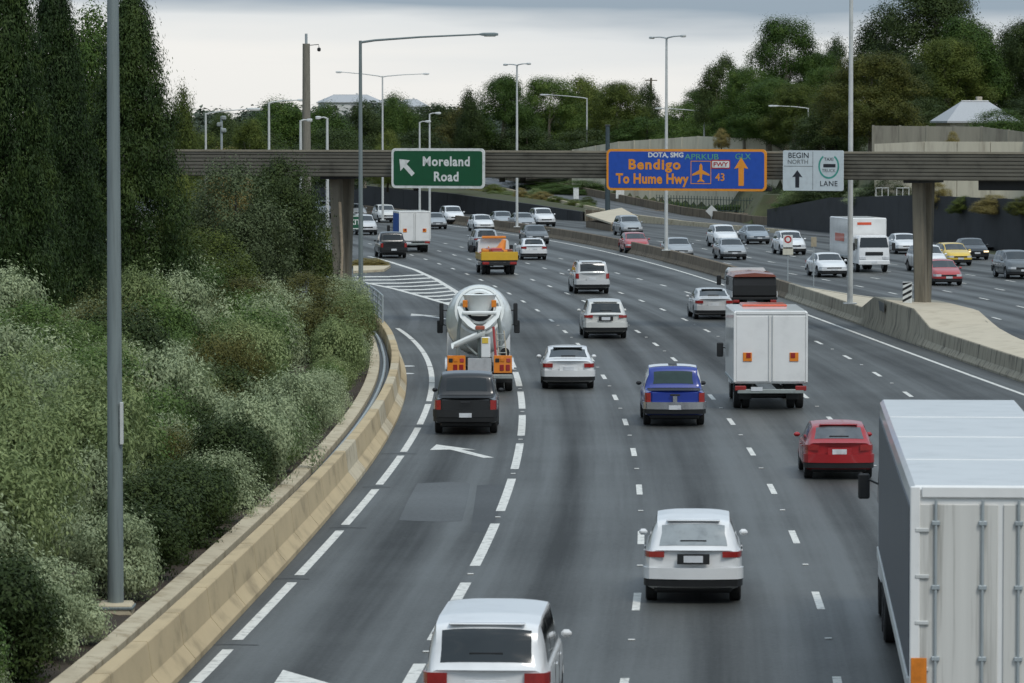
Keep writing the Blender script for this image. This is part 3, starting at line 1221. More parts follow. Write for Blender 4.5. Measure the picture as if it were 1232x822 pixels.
def lin(pts, x):
    if x <= pts[0][0]:
        return pts[0][1]
    for (a, b), (c, d) in zip(pts, pts[1:]):
        if x <= c:
            return b + (d - b) * (x - a) / (c - a)
    return pts[-1][1]


UPW = [(-8, 500), (2, 470), (wc_pts[0][0], 455), (wc_pts[1][0], 446), (wc_pts[2][0], 436), (wc_pts[3][0], 428), (wc_pts[4][0], 420), (wc_pts[4][0] + .8, 352), (wh_pts[1][0], 350), (wh_pts[2][0], 346), (wh_pts[3][0], 330), (70, 290), (100, 250)]
CHW = [(wr_pts[0][0], 380)] + [(q_[0], q_[1]) for q_ in wr_pts[1:]]


def land(x, y):
    if x < CHW[0][0]:
        zr = lin([(318, 0), (356, 0.02), (388, .1), (404, .55), (432, 1.45), (480, 2.45), (540, 3.4)], y)
        xr_ = lin([(356, 27), (388, 19), (404, 13.5), (432, 7.2), (480, -1), (540, -18), (760, -70)], y)
        if x < xr_ + 3.2:
            return -.25
        front = max(.15, zr + .15 - .16 * (x - xr_ - 3)) if y < lin(UPW, x) else zr + .3
    else:
        front = -.25 if y < lin(CHW, x) + 9.5 else 2.75
    up_ = 4.0 + 2.2 * sm((x - 2) / 24) + 3.0 * sm((y - 430) / 260)
    if x < wc_pts[0][0]:
        return front + (up_ - front) * sm((y - lin(UPW, x)) / 60)
    return up_ if y > lin(UPW, x) + 2.8 else front


gx = [-80, -60, -45, -30] + [-20 + 1.6 * k for k in range(62)] + [84, 92, 105, 130, 180, 260, 340]
gy = [200, 215, 230, 245, 260, 275, 290] + [300 + 2.0 * k for k in range(90)] + [485, 495, 510, 530, 560, 600, 650, 700]
sheet('embankment', [[(x, y, land(x, y)) for x in gx] for y in gy], M_GRASS, 0.0, kind='structure')
# far land: low hill with suburb behind the trees
rows = []
for y in (560, 700, 900, 1200, 1600, 2200, 3200):
    rows.append([(x, y, 2.5 + 2 * sm((y - 560) / 500) + 4.5 * math.exp(-((x + 45) / 80) ** 2) * sm((y - 700) / 500)) for x in (-1400, -800, -400, -250, -150, -100, -60, -20, 20, 60, 120, 200, 400, 800, 1400)])
sheet('hill', rows, M_GRASS, 0.0, kind='structure')
# ground left of the freeway beyond the ramp
rows = []
for y in range(215, 620, 15):
    xe = (lA(min(y, 300)) - 13 if y < 260 else lB(y) - 7.5)
    rows.append([(xe - o, y, zz + .01) for o, zz in ((0, .06), (2, .5), (6, 1.3), (12, 2.2), (30, 3.0), (90, 4), (300, 8))])
sheet('roadside_bank', rows, M_GRASS, 0.0, kind='structure')
# dry-grass nose of the gore
np_ = [at(*p_) for p_ in ((425, 318), (452, 315), (470, 322), (462, 327), (425, 329))]
mb = MB()
mb.prism([(p_.x, p_.y, -.05) for p_ in np_], (0, 0, .2))
mb.build('gore_island', M_CONC_YT, None, smooth=False)['kind'] = 'structure'

# second pale slab: flared end block at the dark pole
c = at(742, 262, .9)
slab = thing('barrier_end_block', 'pale sloping concrete slab capping the ramp nose under the dark pole', 'barrier')
q = [at(705, 258, 1.15), at(748, 250, 1.5), at(768, 261, .95), at(735, 268, .75)]
MB().prism([tuple(p_) for p_ in q], (0, 0, -.15)).build('cover_slab', M_CONC_SLAB, slab, smooth=False)
MB().prism([(q[k].x * .999, q[k].y + .1, .55) for k in range(4)], (0, 0, -.7)).build('base', M_CONC_BROWN, slab, smooth=False)

# ------------------------------------------------------------------ lamps, poles, small signs


def lamp(label, x, y, zb, h, arms, r=.11, m=M_GALV, head=M_LAMPGL, name='street_lamp', base=True, n=10, group=None):
    """arms: (dx, dy, dz, head length)"""
    L_ = thing(name, label, 'street lamp', (x, y, zb), 0, group)
    MB().tube([(0, 0, 0), (0, 0, h * .5), (0, 0, h)], [r, r * .82, r * .6], n).build('pole', m, L_)
    for dx, dy, dz, hl in arms:
        e_ = Vector((dx, dy, h + dz))
        b_ = Vector((0, 0, h - .08))
        MB().tube([b_, b_.lerp(e_, .12) + Vector((0, 0, .05)), b_.lerp(e_, .5) + Vector((0, 0, .06)), e_], [r * .5, r * .45, r * .38, r * .32], 8).build('arm', m, L_)
        d_ = Vector((dx, dy, 0)).normalized()
        M_ = Matrix.Translation(e_ + d_ * hl * .4) @ Matrix.Rotation(math.atan2(d_.y, d_.x), 4, 'Z')
        hd = MB()
        hd.loft([[(a, b * wv, c_ * tv) for b, c_ in ((-.5, -.5), (.5, -.5), (.5, .2), (.25, .5), (-.25, .5), (-.5, .2))] for a, wv, tv in ((-hl / 2, .12, .08), (-hl * .3, .26, .14), (hl * .3, .32, .16), (hl / 2, .22, .10))], M=M_)
        hh2 = hd.build('lamp_head', m, L_)
        MB().box((0.05, 0, -.085), (hl * .6, .2, .03), .01, M_).build('lens', head, hh2)
    if base:
        MB().box((0, 0, .02), (r * 4.5, r * 4.5, .05), .01).build('base_plate', m, L_)
    return L_


p = at(146, 738, .5)
NEARP = (p.x - .10, p.y)
near = lamp('tall grey pole standing among the shrubs at the left of the picture', p.x - .10, p.y, .6, 14, [(4.6, 3, .5, .9)], .148, M_POLEG, n=12)
MB().box((0, 0, -.05), (.62, .62, .3), .04).build('footing', M_CONC_YT, near)
MB().box((.13, -.10, 3.3), (.06, .12, .75), .01).build('label_strip', M_GALVP, near)
lamp('grey lamp post with one long arm over the exit lane, before the bridge', xd(434, 190), 190, .1, 12.85, [(5.4, 0, .28, .85)], .12, M_POLEG, M_LAMPY)
lamp('far double arm lamp post behind the small white box truck', xd(460.5, 377), 377, .7, 12.8, [(-3.6, -.4, .35, .6), (3.6, .4, .2, .6)], .11, M_GALVP)
lamp('double arm lamp post in the median right of the green sign', xd(622, 348), 348, .8, 13.3, [(-.85, 2.4, .05, .6), (.85, -2.4, .05, .6)], .12, M_GALVP)
lamp('double arm lamp post in the median passing the blue sign', xd(801.5, 283), 283, .8, 14.2, [(-.8, 2.4, .05, .6), (.9, -2.4, .05, .6)], .13, M_GALVP)
lamp('tall pale lamp post on the median slab beside the white lane sign', xd(1023, 194), 194, 1.0, 16.5, [(-.7, 2.4, .1, .6), (.7, -2.4, .1, .6)], .135, M_GALVP)
for lb, px, d, pyb, pyt, ex, ez in (('ramp lamp post with arm pointing left, above the beam right of the green sign', 706, 470, 240, 118, -4.3, .35),
                                   ('ramp lamp post with arm pointing left, above the blue sign', 847, 440, 240, 134, -4.2, .3),
                                   ('lamp arm showing before the trees above the white lane sign', 972, 415, 240, 130, -3.0, .2)):
    zb_ = 1.2
    lamp(lb, xd(px, d), d, zb_, zd(pyt, d) - zb_, [(ex, 0, ez, 1.0)], .12, M_GALVP, base=False)
lamp('lamp post with arm to the right beyond the bridge, left of the thick pole', xd(248, 250), 250, 1.0, zd(136, 250) - 1.0, [(2.5, 0, .22, .8)], .09, M_GALVP, M_LAMPY, base=False)
lamp('lamp post with faint arm between two poles beyond the bridge', xd(324, 300), 300, 1.0, zd(123, 300) - 1.0, [(2.0, 1.0, .15, .6)], .12, M_GALVP, base=False)
for lb, px, pt, ex in (('short bridge-side lamp left of the thick concrete pole', 362, 145, .35), ('short bridge-side lamp right of the thick concrete pole', 394, 142, -.35)):
    lamp(lb, xd(px, 225), 225, 1.0, zd(pt, 225) - 1.0, [(ex, 0, .02, .3)], .11, M_GALVP, base=False)
for lb, px, pt in (('short dark-topped lamp above the word Moreland', 505, 147), ('short curved lamp post above the green sign', 517, 137)):
    lamp(lb, xd(px, 320), 320, .6, zd(pt, 320) - .6, [(.45, 0, .05, .45)], .10, M_GALVP, base=False)
tp = thing('concrete_pole', 'thick grey concrete pole with a small camera bracket, rising behind the bridge', 'pole', (xd(369, 240), 240, .5))
MB().tube([(0, 0, 0), (0, 0, zd(53, 240) - .5)], [.29, .21], 14).build('shaft', M_CPOLE, tp)
MB().tube([(0, 0, zd(53, 240) - .5), (0, 0, zd(41, 240) - .5)], [.08, .08], 8).build('finial', M_GALV, tp)
MB().tube([(.15, 0, zd(55, 240) - .5), (.7, 0, zd(54, 240) - .5), (.72, 0, zd(58, 240) - .5)], .025, 6).build('bracket', M_DKSTEEL, tp)
MB().box((.72, 0, zd(60, 240) - .5), (.2, .2, .22), .05).build('camera', M_BLACK, tp)
cc = thing('camera_post', 'grey post with stacked cameras beyond the left end of the bridge', 'camera post', (xd(267, 250), 250, 1.0))
MB().tube([(0, 0, 0), (0, 0, zd(140, 250) - 1)], .07, 8).build('post', M_GALV, cc)
for k, zz in enumerate((142, 150, 157)):
    MB().box((.12 * (-1) ** k, 0, zd(zz, 250) - 1), (.32, .3, .26), .06).build('camera', M_GREYMET, cc)
up = thing('utility_pole', 'timber power pole with crossarm standing before the trees above the blue sign', 'pole', (xd(783, 520), 520, 4.5))
MB().tube([(0, 0, 0), (0, 0, zd(94, 520) - 4.5)], [.2, .14], 8).build('shaft', M_WOOD, up)
MB().box((0, 0, zd(97, 520) - 4.5), (1.5, .12, .12), .01).build('crossarm', M_WOOD, up)
dp = thing('gantry_pole', 'dark green steel pole rising from the ramp nose left of the blue sign', 'pole', (xd(731, 398), 398, 0))
MB().tube([(0, 0, 0), (0, 0, zd(150, 398))], [.26, .2], 10).build('shaft', mat('dark_green_steel', (.06, .085, .095), .5, .2), dp)
MB().box((0, 0, zd(151, 398)), (.5, .5, .12), .03).build('cap', M_DKSTEEL, dp)

ex = thing('exit_sign', 'small green sign reading EXIT at the gore behind the left bridge pier', 'sign', (xd(425, 245), 245, 0))
zz = zd(267.5, 245)
MB().box((0, 0, zz), (1.15, .04, .82), .02).build('face', mat('exit_green', (.01, .10, .05), .5), ex)
MB().box((0, -.022, zz + .36), (1.1, .006, .05)).build('border', S_WHITE, ex)
MB().box((0, -.022, zz - .36), (1.1, .006, .05)).build('border', S_WHITE, ex)
text_mesh('EXIT', .42, S_WHITE, parent=ex, loc=(0, -.028, zz), bold=.01)
for a in (-.4, .4):
    MB().tube([(a, .06, 0), (a, .06, zz + .35)], .04, 6).build('post', M_GALV, ex)
sp = thing('speed_sign', 'small white sign with red ring on a thin post in the median', 'sign', (xd(948, 228), 228, 0))
MB().tube([(0, .05, 0), (0, .05, zd(283, 228))], .035, 6).build('post', M_GALV, sp)
MB().box((0, 0, zd(291, 228)), (.52, .03, .74), .01).build('face', S_WHITE, sp)
MB().lathe([(-.017, .12), (-.02, .12), (-.02, .20), (-.017, .20)], 20, Matrix.Translation((0, 0, zd(288, 228))), 'Y').build('ring', S_RED, sp)
MB().box((0, 0, zd(302, 228)), (.56, .03, .42), .01).build('plate', mat('sign_cream', (.6, .58, .48), .5), sp)
sp2 = thing('sign_post', 'thin grey sign back on a post right of the small speed sign', 'sign', (xd(979, 226), 226, 0))
MB().tube([(0, 0, 0), (0, 0, zd(286, 226))], .035, 6).build('post', M_GALV, sp2)
MB().box((0, -.04, zd(291, 226)), (.30, .03, .52), .01).build('face', mat('sign_tan', (.36, .31, .22), .6), sp2)
dm = thing('diamond_sign', 'grey diamond sign back on a post beside the on-ramp', 'sign', (xd(856, 398), 398, 0))
MB().tube([(0, 0, 0), (0, 0, zd(250, 398))], .05, 6).build('post', M_GALV, dm)
MB().box((0, -.06, 0), (.8, .03, .8), .02, Matrix.Translation((0, 0, zd(254, 398))) @ Matrix.Rotation(math.pi / 4, 4, 'Y')).build('face', M_GALVP, dm)
wsg = thing('notice_board', 'small white board on a post below the left end of the blue sign', 'sign', (xd(746, 430), 430, 1.3))
MB().box((0, 0, zd(233, 430) - 1.3), (.85, .04, 1.0), .02).build('face', S_WHITE, wsg)
MB().tube([(0, .05, 0), (0, .05, zd(233, 430) - 1.3)], .05, 6).build('post', M_GALV, wsg)
cab_ = thing('cabinet', 'small white roadside cabinet beside the on-ramp kerb', 'cabinet', (xd(693, 432), 432, 1.6))
MB().box((0, 0, .55), (.55, .5, 1.1), .04).build('body', S_WHITE, cab_)
MB().box((0, 0, 1.13), (.62, .56, .06), .02).build('lid', M_GALVP, cab_)

# palisade fence beyond the ramp
pf = thing('palisade_fence', 'dark green steel palisade fence below the cream noise wall', 'fence')
pp = [Vector((xd(790, 418), 418, .6)), Vector((xd(860, 408), 408, .6)), Vector((xd(945, 396), 396, .6))]
tot = 0
for a, b in zip(pp, pp[1:]):
    n = int((b - a).length / .55)
    for k in range(n):
        c = a.lerp(b, k / n)
        MB().box((c.x, c.y, c.z + .85), (.07, .07, 1.7), .015).build('pale', M_FENCE, pf, smooth=False)
    for zz in (.35, 1.4):
        MB().tube([a + Vector((0, .06, zz)), b + Vector((0, .06, zz))], .035, 5).build('rail', M_FENCE, pf)
mb = MB()
stw = thing('stone_wall', 'low brown stone wall at the foot of the palisade fence', 'wall')
pq = [Vector((xd(770, 416), 416, 0)), Vector((xd(860, 404), 404, 0)), Vector((xd(930, 390), 390, 0)), Vector((xd(1000, 366), 366, 0))]
for a, b in zip(pq, pq[1:]):
    n = int((b - a).length / 1.3)
    t = math.atan2((b - a).y, (b - a).x)
    for k in range(n):
        c = a.lerp(b, (k + .5) / n)
        MB().box((0, 0, .4), (1.25, .5, 1.0 + random.uniform(-.12, .1)), .1, Matrix.Translation(c) @ Matrix.Rotation(t + random.uniform(-.05, .05), 4, 'Z')).build('stone', M_CONC_BROWN, stw)

# white lattice frames on the retaining wall
for lb, px in (('left one of two white lattice panels above the charcoal wall', 1061), ('right one of two white lattice panels above the charcoal wall', 1086)):
    lt = thing('lattice_panel', lb, 'lattice', (xd(px, 348), 348, 0))
    z0, z1 = zd(246, 348), zd(226, 348)
    for a in (-.5, 0, .5):
        MB().box((a, 0, (z0 + z1) / 2), (.05, .04, z1 - z0)).build('bar', S_WHITE, lt, smooth=False)
    for b in (0, .5, 1):
        MB().box((0, -.05, z0 + (z1 - z0) * b), (1.06, .04, .05)).build('bar', S_WHITE, lt, smooth=False)

# ------------------------------------------------------------------ houses
M_ROOF = mat('pale_metal_roof', (.44, .45, .46), .5, .2, var=.06, streak=(6, 1, 1))
M_RENDER = mat('cream_render', (.50, .45, .36), .8)
M_WEATHER = mat('white_weatherboard', (.62, .62, .6), .7)
M_TILE = mat('grey_roof_tiles', (.20, .21, .215), .8, var=.15)


def house(label, x, y, z, w, dp_, hw, hr, rz, mr, mw, nw=3):
    h_ = thing('house', label, 'house', (x, y, z), rz)
    MB().box((0, 0, hw / 2 - .5), (w, dp_, hw + 1)).build('wall', mw, h_, smooth=False)
    ov = .45
    a, b = w / 2 + ov, dp_ / 2 + ov
    rl = max(.3, w / 2 - dp_ / 2 * .8)
    vs = [(-a, -b, hw), (a, -b, hw), (a, b, hw), (-a, b, hw), (-rl, 0, hw + hr), (rl, 0, hw + hr), (-a, -b, hw - .18), (a, -b, hw - .18), (a, b, hw - .18), (-a, b, hw - .18)]
    ro = MB().add(vs, [(0, 1, 5, 4), (2, 3, 4, 5), (1, 2, 5), (3, 0, 4), (0, 6, 7, 1), (1, 7, 8, 2), (2, 8, 9, 3), (3, 9, 6, 0), (9, 8, 7, 6)]).build('roof', mr, h_, smooth=False)
    MB().box((rl * .4, .4, hw + hr), (.5, .5, .9), .03).build('chimney', mw, ro)
    MB().tube([(-rl, 0, hw + hr + .02), (rl, 0, hw + hr + .02)], .08, 6).build('ridge_cap', mr, ro)
    for k in range(nw):
        xx = -w / 2 + w * (k + .5) / nw
        wi = MB().box((xx, -dp_ / 2 - .03, hw * .55), (1.4, .08, 1.2), .02).build('window', M_WEATHER, h_)
        MB().box((xx, -dp_ / 2 - .075, hw * .55), (1.2, .02, 1.0)).build('pane', M_GLASS, wi)
    return h_


d = 410
house('cream house with pale metal hip roof half hidden by trees at upper right', xd(1172, d), d, zd(147, d) - 2.6, 6.4, 4.6, 2.7, 1.9, math.radians(12), M_ROOF, M_RENDER)
d = 1150
house('far pale house on the hill seen over the trees left of the green sign', xd(422, d), d, zd(124, d) - 3, 16, 8, 3.2, 2.0, .3, M_ROOF, M_WEATHER)
house('far grey roofed house on the hill right of the pale one', xd(470, d + 20), d + 20, zd(128, d) - 3, 10, 7, 3.0, 2.0, -.2, M_TILE, M_RENDER)
house('small far house roof just above the treetops right of the thick pole', xd(495, d + 60), d + 60, zd(127, d) - 3, 9, 7, 3.0, 2.0, .1, M_ROOF, M_WEATHER)

# ------------------------------------------------------------------ vehicles: a lofted passenger-car body
def piecewise(pts, x):
    if x <= pts[0][0]:
        return pts[0][1]
    for (a, b), (c, d_) in zip(pts, pts[1:]):
        if x <= c:
            return b + (d_ - b) * (x - a) / (c - a)
    return pts[-1][1]


class Shape:
    def __init__(s, L_, W_, top, belt, clr=.22, roof=.74, tail=.90, nose=.80):
        s.L, s.W, s.top, s.belt, s.clr, s.roof = L_, W_, top, belt, clr, roof
        s.plan = [(0, tail), (.06, tail + .035), (.18, .97), (.6, 1.0), (L_ - 1.2, 1.0), (L_ - .5, .965), (L_ - .2, .90), (L_ - .06, nose + .05), (L_, nose)]

    def zt(s, a):
        return sum(piecewise(s.top, a + o) * w for o, w in ((-.07, .15), (-.035, .2), (0, .3), (.035, .2), (.07, .15)))

    def w(s, a):
        return s.W / 2 * piecewise(s.plan, a)

    def zbl(s, a):
        return min(piecewise(s.belt, a), s.zt(a) - .045)

    def wr(s, a):
        g = min(max((s.zt(a) - s.zbl(a)) / .35, 0), 1)
        return s.w(a) * ((.86) * (1 - g) + s.roof * g)

    def zb0(s, a):
        return s.clr + .10 * max(0, 1 - a / .4) + .06 * max(0, 1 - (s.L - a) / .4)

    def side(s, a, t):
        w, zb, zt, wr = s.w(a), s.zbl(a), s.zt(a), s.wr(a)
        ce = .05 * min(1, (zt - zb) / .3)
        x = .93 * w + (wr - .93 * w) * t + .022 * w * math.sin(math.pi * t)
        return x, zb + (zt - ce - zb) * t

    def ztop(s, a, x):
        wr = max(s.wr(a), .1)
        ce = .05 * min(1, (s.zt(a) - s.zbl(a)) / .3)
        return s.zt(a) - ce * min(1, abs(x) / wr) ** 3.2

    def ring(s, a):
        w, zb, zt, wr, z0 = s.w(a), s.zbl(a), s.zt(a), s.wr(a), s.zb0(a)
        pts = [(0, z0), (.45 * w, z0), (.80 * w, z0), (.93 * w, z0 + .05)]
        zlow, zhi = z0 + .16, zb - .02
        for k, f in enumerate((.975, .99, 1.0, 1.0, .995, .985)):
            pts.append((f * w, zlow + (zhi - .08 - zlow) * k / 5))
        pts += [(.962 * w, zhi - .01), (.93 * w, zb)]
        for t in (.25, .5, .75, 1.0):
            pts.append(s.side(a, t))
        for f in (.9, .75, .5, .25, 0):
            pts.append((f * wr, s.ztop(a, f * wr)))
        return pts


def car_body(S, wheels, Ra):
    st = [0]
    a = 0
    while a < S.L - 1e-6:
        dz = abs(S.zt(a + .04) - S.zt(a)) / .04
        step = .075 / math.hypot(1, dz)
        step = max(.015, min(step, .075))
        if a < .1 or a > S.L - .12:
            step = min(step, .03)
        a = min(a + step, S.L)
        st.append(a)
    mb = MB()
    R = [S.ring(a) for a in st]
    m = len(R[0])
    V = {}
    keep = []
    inside = {}
    for i, a in enumerate(st):
        for j, (x, z) in enumerate(R[i]):
            aa = a
            ins = False
            if abs(x) > .55 * S.w(a):
                for wc, wz in wheels:
                    dx, dz = a - wc, z - wz
                    r = math.hypot(dx, dz)
                    if r < Ra + .045:
                        if r > Ra - .045:
                            k = Ra / r
                            aa, z = wc + dx * k, wz + dz * k
                            if z < S.zb0(a) and dz < 0:
                                aa, z = a, R[i][j][1]
                        ins = True
            V[(i, j)] = (x, aa - S.L / 2, z)
            inside[(i, j)] = ins
    for sgn in (1, -1):
        vs = [(V[(i, j)][0] * sgn, V[(i, j)][1], V[(i, j)][2]) for i in range(len(st)) for j in range(m)]
        fs = []
        for i in range(len(st) - 1):
            for j in range(m - 1):
                if all(inside[q] for q in ((i, j), (i + 1, j), (i, j + 1), (i + 1, j + 1))):
                    continue
                fs.append((i * m + j, i * m + j + 1, (i + 1) * m + j + 1, (i + 1) * m + j))
        mb.add(vs, fs)
    for i in (0, len(st) - 1):
        vs = [V[(i, j)] for j in range(m)] + [(-V[(i, j)][0], V[(i, j)][1], V[(i, j)][2]) for j in range(m)]
        mb.add(vs, [(j, j + 1, m + j + 1, m + j) for j in range(m - 1)])
    return mb


def strip(S, x0, a1, z0, z1, off, sgn=1, front=False, th=.03):
    """patch that follows the plan outline from the end face round the corner"""
    L2 = S.L / 2
    path = []
    w0 = S.w(S.L if front else 0)
    n = max(2, int((w0 - x0) / .12) + 1)
    for k in range(n + 1):
        path.append((x0 + (w0 - x0) * k / n, 0.0, 0.0, -1.0))
    for k in range(1, 7):
        a = a1 * k / 6
        w = S.w(S.L - a if front else a)
        path.append((w, a, .8, -.35 if a < .1 else 0))
    rings = []
    for x, a, nx, ny in path:
        l = math.hypot(nx, ny)
        nx, ny = nx / l, ny / l
        X, A = x + nx * off, a + ny * off
        Xi, Ai = x - nx * th, a - ny * th
        yy = (S.L - A) if front else A
        yi = (S.L - Ai) if front else Ai
        rings.append([(X * sgn, yy - L2, z0), (X * sgn, yy - L2, z1), (Xi * sgn, yi - L2, z1), (Xi * sgn, yi - L2, z0)])
    return rings


def top_patch(S, a0, a1, f0, off=.006, na=8, nx=8, f1=None):
    rows = []
    for i in range(na + 1):
        a = a0 + (a1 - a0) * i / na
        f = f0 + ((f1 if f1 is not None else f0) - f0) * i / na
        w = S.wr(a) * f
        row = []
        for k in range(nx + 1):
            x = -w + 2 * w * k / nx
            z = S.ztop(a, x)
            sl = (S.ztop(a + .02, x) - S.ztop(a - .02, x)) / .04
            l = math.hypot(1, sl)
            row.append((x, a - S.L / 2 - sl / l * off, z + off / l))
        rows.append(row)
    mb = MB()
    n = nx + 1
    mb.add([p_ for r in rows for p_ in r], [(i * n + k, i * n + k + 1, (i + 1) * n + k + 1, (i + 1) * n + k) for i in range(na) for k in range(nx)])
    return mb


def side_patch(S, a0, a1, t0, t1, sgn, off=.006, lean0=0, lean1=0):
    mb = MB()
    rows = []
    for i in range(7):
        row = []
        for k in range(4):
            t = t0 + (t1 - t0) * k / 3
            a = (a0 + lean0 * t) + ((a1 - lean1 * t) - (a0 + lean0 * t)) * i / 6
            x, z = S.side(a, t)
            row.append((sgn * (x + off), a - S.L / 2, z + off * .3))
        rows.append(row)
    mb.add([p_ for r in rows for p_ in r], [(i * 4 + k, i * 4 + k + 1, (i + 1) * 4 + k + 1, (i + 1) * 4 + k) for i in range(6) for k in range(3)])
    return mb


def wheel_mesh(R, wd):
    t = MB()
    t.lathe([(-wd / 2, R * .62), (-wd / 2, R * .93), (-wd * .38, R), (wd * .38, R), (wd / 2, R * .93), (wd / 2, R * .62), (-wd / 2, R * .62)], 22)
    r = MB()
    r.lathe([(wd * .28, .02), (wd * .42, R * .18), (wd * .30, R * .25), (wd * .30, R * .50), (wd * .46, R * .62), (-wd * .46, R * .62), (-wd * .2, .02)], 22)
    for k in range(5):
        an = 2 * math.pi * k / 5
        r.box((wd * .38, 0, R * .36), (.03, R * .16, R * .44), .01, Matrix.Rotation(an, 4, 'X'))
    return t.mesh('wheel', M_TYRE), r.mesh('rim', M_RIM)


WM = {}


def put_wheel(root, x, y, R, wd, z=None, rimm=True):
    if (R, wd) not in WM:
        WM[(R, wd)] = wheel_mesh(R, wd)
    t, r = WM[(R, wd)]
    o = inst('wheel', t, root, (x, y, R if z is None else z), 0 if x > 0 else math.pi)
    if rimm:
        inst('rim', r, o)
    return o


CARS = {
    'hatch': dict(L=4.3, W=1.80, R=.32, wa=(.80, 3.42), top=[(0, .96), (.08, 1.0), (.2, 1.06), (.58, 1.38), (.9, 1.44), (1.6, 1.47), (2.35, 1.42), (3.2, .99), (3.85, .88), (4.15, .77), (4.3, .62)],
                  belt=[(0, .92), (.6, .96), (3.2, .90), (4.3, .55)], rw=(.20, .56), ws=(2.42, 3.14), sw=[(.72, 1.08), (1.14, 1.85), (1.93, 2.95)], tl=(.72, .93)),
    'suv': dict(L=4.65, W=1.88, R=.355, wa=(.92, 3.70), top=[(0, 1.03), (.06, 1.09), (.38, 1.52), (.52, 1.60), (1.1, 1.66), (2.0, 1.68), (2.6, 1.62), (3.42, 1.13), (4.1, 1.03), (4.45, .90), (4.65, .68)],
                belt=[(0, 1.0), (.6, 1.06), (3.4, 1.02), (4.65, .6)], rw=(.09, .40), ws=(2.68, 3.36), sw=[(.66, 1.2), (1.27, 2.02), (2.10, 3.14)], tl=(.86, 1.04), clr=.25),
    'sedan': dict(L=4.72, W=1.84, R=.33, wa=(1.0, 3.78), top=[(0, .99), (.08, 1.04), (.55, 1.08), (1.3, 1.37), (1.7, 1.43), (2.3, 1.45), (2.8, 1.40), (3.55, .97), (4.2, .86), (4.55, .75), (4.72, .6)],
                  belt=[(0, .9), (.6, .95), (3.5, .90), (4.7, .55)], rw=(.62, 1.28), ws=(2.86, 3.48), sw=[(1.15, 1.62), (1.66, 2.30), (2.38, 3.25)], tl=(.72, .93)),
    'fourwd': dict(L=4.85, W=1.92, R=.38, wa=(.95, 3.80), top=[(0, 1.10), (.04, 1.16), (.20, 1.66), (.34, 1.75), (1.2, 1.79), (2.2, 1.79), (2.75, 1.73), (3.35, 1.24), (4.3, 1.12), (4.65, 1.0), (4.85, .74)],
                   belt=[(0, 1.05), (.6, 1.12), (3.35, 1.10), (4.85, .65)], rw=(.06, .22), ws=(2.82, 3.30), sw=[(.45, 1.15), (1.23, 2.05), (2.13, 3.1)], tl=(.82, 1.12), clr=.28, roof=.80),
    'wagon': dict(L=5.3, W=1.94, R=.37, wa=(1.05, 4.15), top=[(0, 1.08), (.05, 1.15), (.30, 1.68), (.44, 1.77), (1.2, 1.83), (3.2, 1.83), (3.75, 1.74), (4.3, 1.24), (4.9, 1.08), (5.15, .95), (5.3, .72)],
                  belt=[(0, 1.05), (.6, 1.12), (4.3, 1.10), (5.3, .65)], rw=(.08, .33), ws=(3.78, 4.25), sw=[(.55, 1.55), (1.65, 2.75), (2.85, 3.95)], tl=(.84, 1.08), clr=.25, roof=.80),
    'ute': dict(L=5.3, W=1.90, R=.38, wa=(1.15, 4.35), top=[(0, 1.10), (1.50, 1.10), (1.53, 1.13), (1.62, 1.64), (1.76, 1.75), (2.4, 1.80), (3.0, 1.75), (3.75, 1.19), (4.7, 1.09), (5.1, .98), (5.3, .72)],
                belt=[(0, 1.04), (1.5, 1.05), (3.75, 1.06), (5.3, .64)], rw=(1.535, 1.645), ws=(3.06, 3.70), sw=[(1.98, 2.60), (2.68, 3.45)], tl=(.72, 1.04), clr=.30, roof=.78),
}
TEMPL = {}


